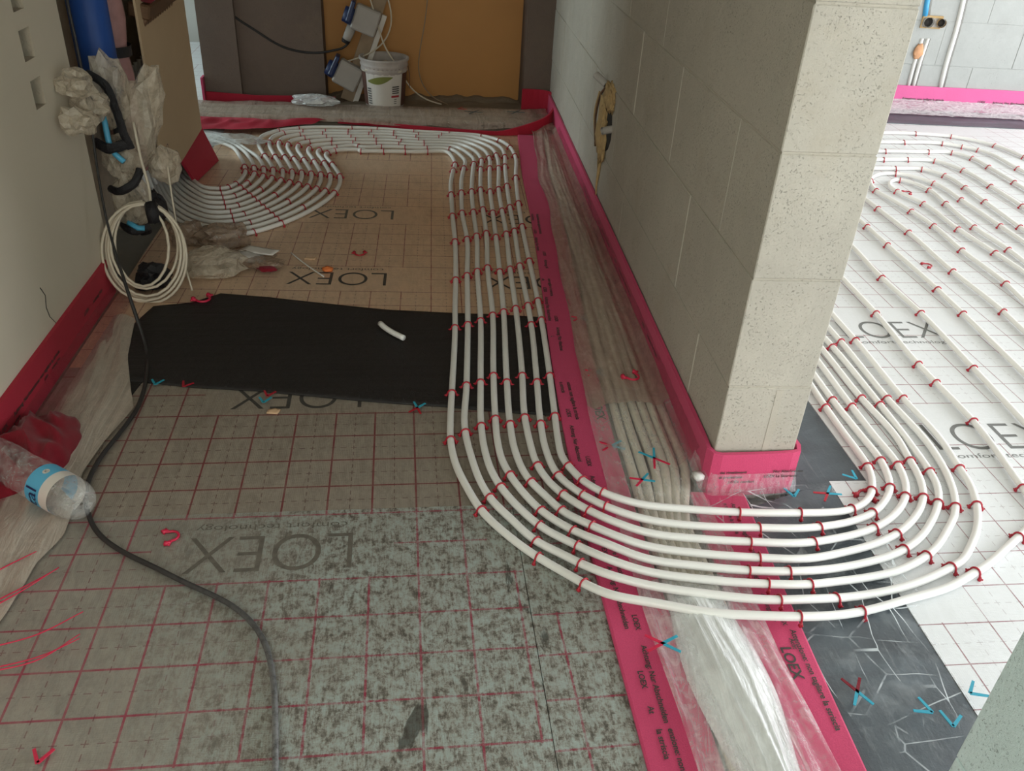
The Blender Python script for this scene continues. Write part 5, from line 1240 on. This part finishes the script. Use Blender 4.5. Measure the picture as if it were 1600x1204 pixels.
# black cable: hangs down beside the bags, then snakes across the mats
hang = DATA['cable_hang']
o = link('black_cable', tube('black_cable', hang + DATA['cable_floor'][1:], lambda u: 0.0036 + 0.0018 * min(1, max(0, (u - 0.28) / 0.1)), 10, 0.015, 4), M['cable_dusty'])
tag(o, 'long black cable hanging at the left wall and snaking over the mats', 'cable')
# cream cable coil
def coil():
    t = empty('cable_coil', (0, 0, 0))
    tag(t, 'coil of cream cable tied with black tape before the black sheet', 'cable')
    pts = []
    cx, cy, cz = -0.022, 0.70, 0.158
    N = 6
    for k in range(N * 20 + 1):
        a = 2 * PI * k / 20 + PI / 2
        lo = k / 20
        j = int(lo)
        ra = (0.124, 0.116, 0.098, 0.121, 0.108, 0.082, 0.112)[min(j, 6)]
        rb = (0.146, 0.140, 0.118, 0.137, 0.128, 0.112, 0.13)[min(j, 6)]
        top = 0.128
        yo = 0.012 * math.sin(j * 2.1 + a * 0.5)
        pts.append((cx + ra * math.cos(a) + 0.006 * math.sin(j * 3.3), cy + yo - 0.06 * math.sin(a) * -1, cz + (top - rb) * 0.9 + rb * math.sin(a)))
    link('cable', tube('cable', pts, 0.0046, 6, 0.02), M['cable_white'], t)
    link('cable', tube('cable', [(0.0, 0.77, 0.275), (-0.005, 0.80, 0.31), (-0.025, 0.84, 0.40), (-0.04, 0.88, 0.50)], 0.0046, 6), M['cable_white'], t)
    link('cable', tube('cable', [(0.045, 0.86, 0.37), (0.06, 0.80, 0.22), (0.08, 0.74, 0.10), (0.105, 0.69, 0.02)], 0.0030, 6), M['cable_white'], t)
    link('tape_tie', tube('tape_tie', [(0.006, 0.755, 0.285), (0.012, 0.735, 0.265), (0.016, 0.73, 0.235)], 0.020, 8), M['tape'], t)
coil()
# lumps of bags and rags behind the coil
for key, sc, seed, mat, lab in (('debris1', (0.12, 0.085, 0.045), 11, 'bag', 'beige crumpled plastic bag on the floor right of the cable coil'),
                                ('debris3', (0.09, 0.06, 0.05), 13, 'bag_brown', 'dark brown crumpled wrapping behind the beige bag'),
                                ('debris4', (0.07, 0.05, 0.045), 14, 'bag_brown', 'greyish brown wrapping at the foot of the curved pipes')):
    x, y, z = DATA['misc'][key]
    tag(link('plastic_bag', crumple('plastic_bag', sc, seed, 0.25, 3, 0.10, True), M[mat], None, (x + 0.01, y + 0.02, sc[2] * 0.55 + 0.002), (0, 0, 0.2)), lab, 'plastic bag')
x, y, z = DATA['misc']['debris2']
t = empty('plastic_pouch', (x, y, 0.0), (0, 0, -0.25))
tag(t, 'grey plastic pouch with white printed label near the curved pipes', 'plastic pouch')
link('pouch', crumple('pouch', (0.115, 0.06, 0.024), 16, 0.2, 3, 0.12, True), M['bag_brown'], t, (0, 0, 0.018))
link('dark_content', lump('dark_content', (0.07, 0.03, 0.02), 17, 0.2, 2.0, 3, True), M['grey'], t, (-0.015, -0.012, 0.026))
link('label', sheet('label', [(-0.05, 0.005), (0.075, 0.0), (0.085, 0.045), (-0.035, 0.055)], 0.040, 0.042, 0.02, 0.003, 4), M['label_white'], t)
link('red_content', lump('red_content', (0.035, 0.02, 0.01), 18, 0.2, 2.0, 3, True), M['cloth'], t, (0.07, -0.05, 0.012))
tag(link('plastic_bag', crumple('plastic_bag', (0.055, 0.05, 0.05), 19, 0.3, 3, 0.14, True), M['tape'], None, (-0.03, 0.76, 0.03)), 'dark crumpled bag inside the cable coil', 'plastic bag')

# ---------------------------------------------------------------- bottle, cloth, strands at the left edge
def bottle():
    a, b = Vector((-0.215, -0.165, 0.047)), Vector((0.096, -0.398, 0.047))
    d = (b - a).normalized()
    L = (b - a).length
    t = empty('water_bottle', b)
    t.rotation_euler = d.to_track_quat('Z', 'X').to_euler()
    tag(t, 'crumpled clear plastic bottle with blue and white label lying on its side', 'bottle')
    R = 0.0455
    prof = [(0.004, -0.006), (0.020, 0.0), (0.034, -0.004), (0.041, -0.016), (R, -0.032), (R, -0.055)]
    z = -0.055
    k = 0
    while z > -0.30:
        z -= 0.008; k += 1
        prof.append((R - (0.0022 if (k % 3 == 0) else 0.0), z))
    prof += [(0.040, -0.325), (0.030, -0.35), (0.018, -0.37), (0.0145, -0.385), (0.0145, -0.40)]
    me = lathe('body', prof, 36)
    for v in me.vertices:
        n = noise.noise(Vector((v.co.x * 30, v.co.y * 30, v.co.z * 18)))
        n2 = ridged(Vector((v.co.x * 18 + 4, v.co.y * 18, v.co.z * 14)))
        s = 1 + 0.05 * n - 0.05 * max(0, n2 - 0.3)
        if -0.15 < v.co.z < -0.055: s = 1 + 0.012 * n
        v.co.x *= s; v.co.y *= s
    link('body', me, M['bottle'], t)
    link('blue_label', lathe('blue_label', [(R + 0.0012, -0.083), (R + 0.0012, -0.128)], 36), M['label_blue'], t)
    link('white_label', lathe('white_label', [(R + 0.0012, -0.056), (R + 0.0012, -0.083)], 36), M['label_white'], t)
    def curved_text(s, size, ang0, zc, mat, name, xs=1.0, flip=1):
        tm = text_mesh(name, s, size, xs)
        for v in tm.vertices:
            a = ang0 + flip * v.co.x / (R + 0.002)
            v.co = ((R + 0.0024) * math.cos(a), (R + 0.0024) * math.sin(a), zc + v.co.y * flip)
        link(name, tm, mat, t)
    # find the local angle that faces up / towards the camera
    up = t.rotation_euler.to_matrix().inverted() @ (Vector(CAM['loc']) - (a + b) / 2).normalized()
    A = math.atan2(up.y, up.x)
    curved_text('tal', 0.048, A + 1.35, -0.090, M['navy'], 'label_letters', 1.0, -1)
    curved_text('K', 0.012, A - 0.44, -0.099, M['ink_grey'], 'emblem', 1.0, -1)
    bm = bmesh.new()
    vs = []
    for k in range(16):
        aa = 2 * PI * k / 16
        a2 = A - 0.52 + 0.0075 * math.cos(aa) / R
        vs.append(bm.verts.new(((R + 0.0018) * math.cos(a2), (R + 0.0018) * math.sin(a2), -0.103 + 0.0075 * math.sin(aa))))
    bm.faces.new(vs)
    link('emblem_disc', fromb('emblem_disc', bm), M['label_white'], t)
bottle()
def cloth():
    bm = bmesh.new()
    n = 36
    P = [tuple(p)[:2] for p in relax(spline([(x, y, 0) for x, y in DATA['cloth'] + DATA['cloth'][:1]], 0.012), 6)][:-1]
    cx = sum(p[0] for p in P) / len(P); cy = sum(p[1] for p in P) / len(P)
    rows = []
    m = len(P)
    for i in range(n + 1):
        rr = i / n
        row = []
        for k in range(72):
            s = k / 72 * m
            a, b = P[int(s) % m], P[(int(s) + 1) % m]
            f = s - int(s)
            px, py = a[0] + (b[0] - a[0]) * f, a[1] + (b[1] - a[1]) * f
            wob = 1 + 0.10 * rr * noise.noise(Vector((px * 22, py * 22, 4)))
            x, y = cx + (px - cx) * rr * wob, cy + (py - cy) * rr * wob
            h = 0.012 + 0.060 * (1 - rr**2)**0.6 * max(0, 0.30 + 1.0 * ridged(Vector((x * 17 + y * 13, y * 6 - x * 5, 3)))) + 0.008 * noise.noise(Vector((x * 20, y * 20, 2)))
            if i == n: h = 0.006
            row.append(bm.verts.new((x, y, h)))
        rows.append(row)
    for i in range(n):
        for k in range(72):
            if i == 0: bm.faces.new((rows[0][k], rows[1][k], rows[1][(k + 1) % 72]))
            else: bm.faces.new((rows[i][k], rows[i + 1][k], rows[i + 1][(k + 1) % 72], rows[i][(k + 1) % 72]))
    bmesh.ops.remove_doubles(bm, verts=bm.verts, dist=1e-4)
    tag(link('cloth', fromb('cloth', bm, True), M['cloth']), 'dark red cloth crumpled on the floor behind the bottle', 'cloth')
cloth()
LB = ['topmost red plastic strap end at the left edge', 'red strap end just below the topmost one', None, 'thin single red strap end lower at left edge', 'lowest red strap end at the left edge', None]
cur = None
for s, lab in zip(DATA['strands'], LB):
    if lab:
        cur = empty('red_strap', s[0])
        tag(cur, lab, 'strap', 'red strap ends at the left edge')
    link('strand', tube('strand', [tuple(Vector(p) - Vector(cur.location)) for p in s], lambda t: 0.0017 - 0.0007 * t, 6, 0.01), M['red'], cur)

# ---------------------------------------------------------------- small loose things
mi = DATA['misc']
tag(link('pipe_offcut', tube('pipe_offcut', DATA['offcut'], 0.0086, 12, 0.01), M['pipe']), 'short curved white pipe offcut on the black sheet', 'pipe offcut')
def loose_clip(key, lab, rz, mat='clip', s=1.0, z=0.0035):
    me = CLIP.copy(); me.materials.clear(); me.materials.append(M[mat])
    o = link('loose_clip', me, None, None, (mi[key][0], mi[key][1], z + 0.0016), (PI / 2, 0, rz))
    o.scale = (s, s, s)
    tag(o, lab, 'clip')
loose_clip('loop', 'loose dark red clip lying on the brown foil behind the black sheet', 0.1, s=1.35)
loose_clip('redclip', 'loose red clip beside the upside-down lettering in the foreground', 1.9, 'red', 1.35)
loose_clip('redclip2', 'loose red clip on the notch of pale mat beside the bend', 2.6, s=1.5)
loose_clip('pick2', 'loose red clip between the hairpin pipes', 2.0, s=1.4)
loose_clip('pick3', 'loose red clip on pale foil below the hairpin pipes', 1.7, s=1.3)
loose_clip('knot', 'red clip lying on the trench sheeting beside the pillar', 0.6, 'red', 1.6, 0.042)
loose_clip('redtie', 'crumpled red tie at the upper left edge of the black sheet', 0.6, 'red', 1.8, 0.006)
tag(link('scrap', lump('scrap', (0.018, 0.014, 0.010), 31, 0.3, 2, 3), M['orange'], None, (mi['orange'][0], mi['orange'][1] + 0.005, 0.0062)), 'orange scrap on the lettering of the brown foil mat', 'scrap')
tag(link('scrap', sheet('scrap', [(-0.018, -0.006), (0.010, -0.009), (0.017, 0.008), (0.002, 0.016), (-0.015, 0.010)], 0.0012, 0.004, 0.01, 0.002, 4), M['cream'], None, (mi['paper'][0], mi['paper'][1], 0.0008)), 'cream paper scrap below the black sheet edge', 'scrap')
tag(link('stick', tube('stick', DATA['stick'], 0.0026, 6), M['white']), 'thin white stick beside the orange scrap', 'stick')
tag(link('scrap', sheet('scrap', [(-0.02, -0.006), (0.018, -0.008), (0.022, 0.006), (-0.016, 0.009)], 0.001, 0.004), M['cream'], None, (mi['stick'][0] if 'stick' in mi else 0.45, 0.985, 0.0)), 'pale paper sliver beside the thin white stick', 'scrap')
bm = bmesh.new(); bx(bm, -0.011, 0.011, -0.013, 0.013, 0, 0.016); bmesh.ops.bevel(bm, geom=bm.edges[:], offset=0.003, segments=2, affect='EDGES')
tag(link('white_block', fromb('white_block', bm, True), M['white'], None, (mi['white'][0] - 0.01, mi['white'][1] - 0.06, 0.0435), (0, 0, 0.3)), 'small white plastic piece on sheeting left of the pillar strip', 'scrap')
me = crumple('pouch', (0.12, 0.055, 0.036), 41, 0.25, 3, 0.14, True)
tag(link('plastic_pouch', me, M['film_silver'], None, (mi['pouch'][0] + 0.02, mi['pouch'][1] - 0.03, 0.066), (0, 0, -0.1)), 'shiny silver plastic pouch on the back trench sheeting', 'plastic pouch')

# V-shaped barbed pins seen through the sheeting
def vpin(p, rz, c1, c2, size, lab, group, z):
    t = empty('barbed_pin', (p[0], p[1], z), (0, 0, rz))
    tag(t, lab, 'pin', group)
    for m, s in ((c1, 1), (c2, -1)):
        if not m: continue
        V, F = [], []
        for k in (-1, 1):
            
            d = Vector((s, k * 0.62, 0)).normalized(); w = Vector((-d.y, d.x, 0)) * 0.0032
            b0 = len(V)
            for q, ww in ((Vector((0, 0, 0)), 1.0), (d * size, 0.8)):
                for z in (0.0, 0.0016): V.extend([q - w * ww + Vector((0, 0, z)), q + w * ww + Vector((0, 0, z))])
            F.extend([tuple(b0 + i for i in f) for f in ((0, 1, 5, 4), (2, 6, 7, 3), (0, 4, 6, 2), (1, 3, 7, 5), (0, 2, 3, 1), (4, 5, 7, 6))])
        link('barb', mesh('barb', V, F), M[m], t)
for p, rz, sz, z, lab in zip(DATA['marks']['near'], (-0.1, 0.05, 0.1, 0.1, 1.9, 0.3, 0.2, 0.1), (0.036, 0.034, 0.032, 0.028, 0.042, 0.03, 0.024, 0.022), (0.044, 0.014, 0.014, 0.014, 0.044, 0.04, 0.014, 0.014),
                            ('blue and red V-shaped pin on the left pink strip in the foreground', 'blue and red pin on the left pink strip level with the pillar foot', 'blue and red pin on the left pink strip beside the black sheet', 'blue and red pin on the pink strip at the far edge of black sheet',
                             'large crossed blue and red pin on clear trench sheeting left of the pillar', 'blue and red pin on clear sheeting just above the innermost bend pipe', 'dark pin on the left pink strip beyond the black sheet', 'farthest dark pin on the left pink strip')):
    dk = 'dark pin' in lab
    vpin(p, rz, 'darkblue' if dk else 'blue', 'clip' if dk else 'red', sz, lab, 'pins along the pink trench strip', z)
for p, rz, c2, lab in zip(DATA['marks']['right'], (-1.6, 0.3, 2.4, 1.2, 1.4, 0.4, 2.0), ('cloth', None, None, None, None, 'clip', None),
                          ('blue V-shaped pin in the middle of the dark doorway mat', 'blue V-shaped pin at the white edge of the dark doorway mat', 'upper of two close blue pins by the near jamb', 'lower of two close blue pins by the near jamb', 'blue pin under crinkled plastic right of the pillar foot', 'tangled blue and red pin before the notched pale mat', 'blue pin on the notch of the pale mat')):
    vpin(p, rz, 'blue', c2, 0.034, lab, 'pins in the doorway', 0.018)
for p, rz, c1, c2, lab in zip(DATA['marks']['left'], (1.5, 1.2, 1.4, 1.5, 1.3, 1.5), ('blue', 'clip', 'clip', 'blue', 'blue', 'red'), (None, None, None, None, 'clip', None),
                              ('blue pin below the left end of the black sheet', 'red pin right of the blue pin below the black sheet', 'dark red pin on the lower edge of black sheet', 'blue pin beside the cream paper scrap', 'blue and red pin where black sheet meets the pipes', 'red V-shaped pin at the bottom left corner')):
    vpin(p, rz, c1, c2, 0.030, lab, 'pins on the left mats', 0.0062)
for p, lab in zip(DATA['marks']['back'], ('left', 'right', 'red')):
    vpin(p, 0.4, 'darkblue' if lab != 'red' else 'clip', 'darkblue' if lab != 'red' else None, 0.05, '%s crossed pin on the sheeting of the back trench' % lab, 'pins on the back trench', 0.052)

# ---------------------------------------------------------------- recess with foam in the block wall
t = empty('foam_patch', (rx(1.30), 1.30, 0.42))
tag(t, 'tan foam-filled hole with conduit stubs in the block wall', 'wall hole')
nrm = -0.038
link('cavity_shade', lump('cavity_shade', (0.006, 0.115, 0.10), 51, 0.12, 1.2, 3, False, False), M['dark'], t, (-0.002, 0.03, -0.01))  # dark lump on the wall face stands for the shaded hollow
link('foam', lump('foam', (0.016, 0.075, 0.115), 52, 0.35, 2.2, 4, False), M['foam_tan'], t, (-0.006, 0.045, -0.035))
link('foam', lump('foam', (0.014, 0.075, 0.05), 53, 0.4, 2.4, 4, False), M['foam_tan'], t, (-0.006, -0.02, 0.10))
link('foam_drip', tube('foam_drip', [(-0.003, 0.06, -0.14), (-0.003, 0.05, -0.20), (-0.003, 0.06, -0.27), (-0.003, 0.05, -0.30)], lambda u: 0.010 - 0.007 * u, 6), M['foam_tan'], t)
link('wire', tube('wire', [(-0.006, 0.14, -0.13), (-0.012, 0.165, -0.03), (-0.010, 0.13, 0.07), (-0.006, 0.04, 0.13)], 0.005, 6), M['brass'], t)
link('wire', tube('wire', [(-0.006, 0.16, -0.11), (-0.012, 0.19, -0.01), (-0.010, 0.15, 0.08)], 0.004, 6), M['foam_tan'], t)
for p, q in (((0.0, -0.08, 0.00), (-0.04, -0.09, -0.005)), ((0.0, 0.09, 0.12), (-0.035, 0.135, 0.145))):
    V, F = [], []
    tube_data([Vector(p), Vector(q)], 0.014, 14, False, V, F)
    tube_data([Vector(q), Vector(p)], 0.011, 14, False, V, F)
    link('conduit_stub', mesh('conduit_stub', V, F, True), M['grey'], t)
    link('bore_shade', tube('bore_shade', [p, tuple(Vector(p).lerp(Vector(q), 0.7))], 0.0109, 12), M['dark'], t)  # solid dark plug painted as the shade inside the stub

# ---------------------------------------------------------------- bucket, batten with sockets, cables at the back
def bucket():
    t = empty('bucket', (0.692, 3.03, 0.028))
    tag(t, 'smeared white plaster bucket standing on the rough threshold', 'bucket')
    rb, rt, h = 0.106, 0.128, 0.255
    R = lambda z: rb + (rt - rb) * z / h
    prof = [(0, 0.002), (rb - 0.004, 0), (rb, 0.004)] + [(R(z), z) for z in (0.06, 0.12, 0.18)] + [(R(0.19) + 0.004, 0.192), (R(0.2) + 0.004, 0.20), (R(0.2), 0.205), (R(0.22) + 0.005, 0.216), (R(0.22) + 0.005, 0.224), (R(0.23), 0.23), (rt + 0.008, 0.247), (rt + 0.008, h), (rt - 0.002, h + 0.002), (rt - 0.006, 0.24), (rb - 0.006, 0.03), (0, 0.03)]
    link('body', lathe('body', prof, 40), M['bucket'], t)
    link('smear', lump('smear', (0.11, 0.11, 0.02), 61, 0.3, 2, 4), M['cable_white'], t, (0, 0, 0.20))
    f = -PI / 2 - 0.05
    def patch(name, a0, a1, z0, z1, mat, off=0.0012, seg=10, zt=None):
        V, F = [], []
        for k in range(seg + 1):
            a = a0 + (a1 - a0) * k / seg
            zz0, zz1 = (z0, z1) if zt is None else zt(k / seg)
            for z in (zz0, zz1): V.append(((R(z) + off) * math.cos(a), (R(z) + off) * math.sin(a), z))
        for k in range(seg): F.append((2 * k, 2 * k + 2, 2 * k + 3, 2 * k + 1))
        link(name, mesh(name, V, F, True), mat, t)
    patch('label', f - 1.45, f + 1.45, 0.012, 0.185, M['label_white'])
    patch('brown_panel', f - 1.45, f - 0.88, 0.012, 0.186, M['brown'], 0.0018)
    patch('brown_panel', f + 0.95, f + 1.45, 0.012, 0.186, M['brown'], 0.0018)
    patch('green_leaf', f - 0.75, f + 0.45, 0, 0, M['green'], 0.0024, 14, lambda u: (0.140 + 0.030 * u - 0.022 * math.sin(PI * u), 0.146 + 0.026 * u + 0.012 * math.sin(PI * u)))
    for k in range(4): patch('print_line', f + 0.42, f + 0.78, 0.116 - k * 0.011, 0.122 - k * 0.011, M['ink'], 0.0022, 4)
    patch('red_bar', f + 0.38, f + 0.80, 0.062, 0.073, M['redprint'], 0.0022, 4)
    for k in range(3): patch('print_line', f + 0.52, f + 0.66, 0.050 - k * 0.011, 0.054 - k * 0.011, M['ink_grey'], 0.0022, 3)
    for k in range(7): patch('print_mark', f - 0.82, f - 0.60, 0.022 + k * 0.013, 0.030 + k * 0.013, M['ink_grey'], 0.0026, 3)
    for k in range(9): patch('dirt_spot', f - 0.8 + k * 0.19, f - 0.72 + k * 0.19, 0.209, 0.214, M['brown'], 0.0022, 2)
    link('handle', tube('handle', [(0.132 * math.cos(a), 0.132 * math.sin(a), 0.222 - 0.03 * math.sin((a - PI * 1.0) )) for a in [PI * 1.05 + 0.1 * k for k in range(0)] ] or [(0.13, -0.02, 0.215), (0.137, -0.03, 0.16), (0.134, -0.045, 0.10)], 0.002, 5), M['brown'], t)
bucket()
def batten():
    t = empty('socket_batten', (0.478, 3.09, 0.03), (0, 0.362, 0))
    tag(t, 'leaning batten carrying two grey socket boxes at the ochre opening', 'socket board')
    link('batten', box_mesh('batten', -0.035, 0.035, 0.0, 0.022, 0.0, 0.85, 0.002), M['wood'], t)
    link('batten_edge', box_mesh('batten_edge', 0.035, 0.062, -0.006, 0.020, 0.0, 0.50, 0.002), M['label_white'], t)
    for z, tilt in ((0.135, 0.12), (0.445, 0.0)):
        b = link('socket_box', box_mesh('socket_box', -0.105, 0.03, -0.07, 0.0, -0.065, 0.065, 0.008), M['grey'], t, (0, 0, z), (0, tilt, 0))
        link('socket_outlet', lathe('socket_outlet', [(0.0, 0.0), (0.042, 0.0), (0.045, 0.012), (0.040, 0.050), (0.030, 0.052), (0.0, 0.045)], 20), M['navy'], b, (-0.105, -0.036, -0.012), (0, -PI / 2, 0))
        link('socket_flap', box_mesh('socket_flap', -0.012, 0.012, -0.045, 0.045, -0.055, 0.055, 0.005), M['navy'], b, (-0.125, -0.036, 0.015))
batten()
pc = DATA['plug_cable']
t = empty('plug_cable', pc[0])
tag(t, 'black cable hanging across the column into the upper socket', 'cable')
link('cable', tube('cable', [tuple(Vector(p) - Vector(pc[0])) for p in pc], 0.0062, 8), M['cable'], t)
e = Vector(pc[-1]) - Vector(pc[0])
link('plug', lathe('plug', [(0, 0), (0.022, 0.0), (0.024, 0.02), (0.026, 0.075), (0.0, 0.08)], 16), M['grey'], t, tuple(e + Vector((0, -0.01, -0.02))), (0, -0.45 + 0.9, 0))
link('plug_boot', lathe('plug_boot', [(0, -0.02), (0.020, -0.018), (0.024, 0.0), (0.0, 0.0)], 16), M['tape'], t, tuple(e + Vector((0, -0.01, -0.02))), (0, -0.45 + 0.9, 0))
for key, mat, r, lab in (('white_cable1', 'cable_white', 0.0042, 'cream cable hanging in front of the bucket'), ('white_cable2', 'cable_white', 0.0042, 'cream cable looping from above into the lower socket box'), ('thin_cable', 'wood', 0.0030, 'thin brown cable hanging in front of the ochre board')):
    tag(link('hanging_cable', tube('hanging_cable', DATA[key], r, 8, 0.02, 2), M[mat]), lab, 'cable')

# ---------------------------------------------------------------- far wall of the right room: conduits and box
for pts, mat, r, lab in zip(DATA['conduits'], ('conduit_blue', 'conduit', 'conduit', 'conduit'), (0.016, 0.011, 0.011, 0.015), ('blue conduit above the wall box in the right room', 'left white conduit below the wall box', 'right white conduit below the wall box', 'long white conduit right of the wall box')):
    o = tag(link('conduit', tube('conduit', pts, r, 10, 0.05), M[mat]), lab, 'conduit')
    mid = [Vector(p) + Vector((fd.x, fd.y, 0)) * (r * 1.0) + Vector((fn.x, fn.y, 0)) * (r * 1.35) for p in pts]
    link('chase_shade', tube('chase', [tuple(p) for p in mid], r * 1.7, 8, 0.1), M['mat_chase'], o)  # raised dark strip stands for the shaded groove next to the conduit
jb = [Vector(p) for p in DATA['jbox']]
c = sum(jb, Vector()) / 4
t = empty('wall_box', c, (0, 0, fa))
tag(t, 'open flush wall box with grey conduit ends in the right room', 'wall box')
hw, hh = (jb[1] - jb[0]).length / 2, (jb[0] - jb[3]).length / 2
link('frame', boxes('frame', [(-hw, hw, -0.012, 0.01, hh - 0.008, hh + 0.004), (-hw, hw, -0.006, 0.01, -hh - 0.003, -hh + 0.005), (-hw, -hw + 0.006, -0.008, 0.01, -hh, hh), (hw - 0.006, hw, -0.008, 0.01, -hh, hh)]), M['foam_tan'], t)
link('back_plate', box_mesh('back_plate', -hw + 0.004, hw - 0.004, -0.003, 0.004, -hh, hh), M['grey'], t)
for dx, r in ((-0.02, 0.030), (0.06, 0.026)):
    V, F = [], []
    tube_data([Vector((dx, 0.0, 0)), Vector((dx - 0.006, -0.03, 0.0))], r, 14, False, V, F)
    link('conduit_end', mesh('conduit_end', V, F, True), M['conduit'] if dx < 0 else M['foam_tan'], t)
    link('bore_shade', tube('bore_shade', [(dx, 0, 0), (dx, -0.010, 0)], r * 0.85, 12), M['dark'], t)  # dark disc in place of the shaded tube interior
p = c + Vector((-fd.x, -fd.y, 0)) * 0.03 + Vector((0, 0, -0.17)) - Vector((fn.x, fn.y, 0)) * 0.008
tag(link('mortar_patch', lump('mortar_patch', (0.03, 0.010, 0.045), 71, 0.25, 2, 3, False), M['foam_orange'], None, p, (0, 0, fa)), 'orange mortar patch below the wall box', 'mortar patch')
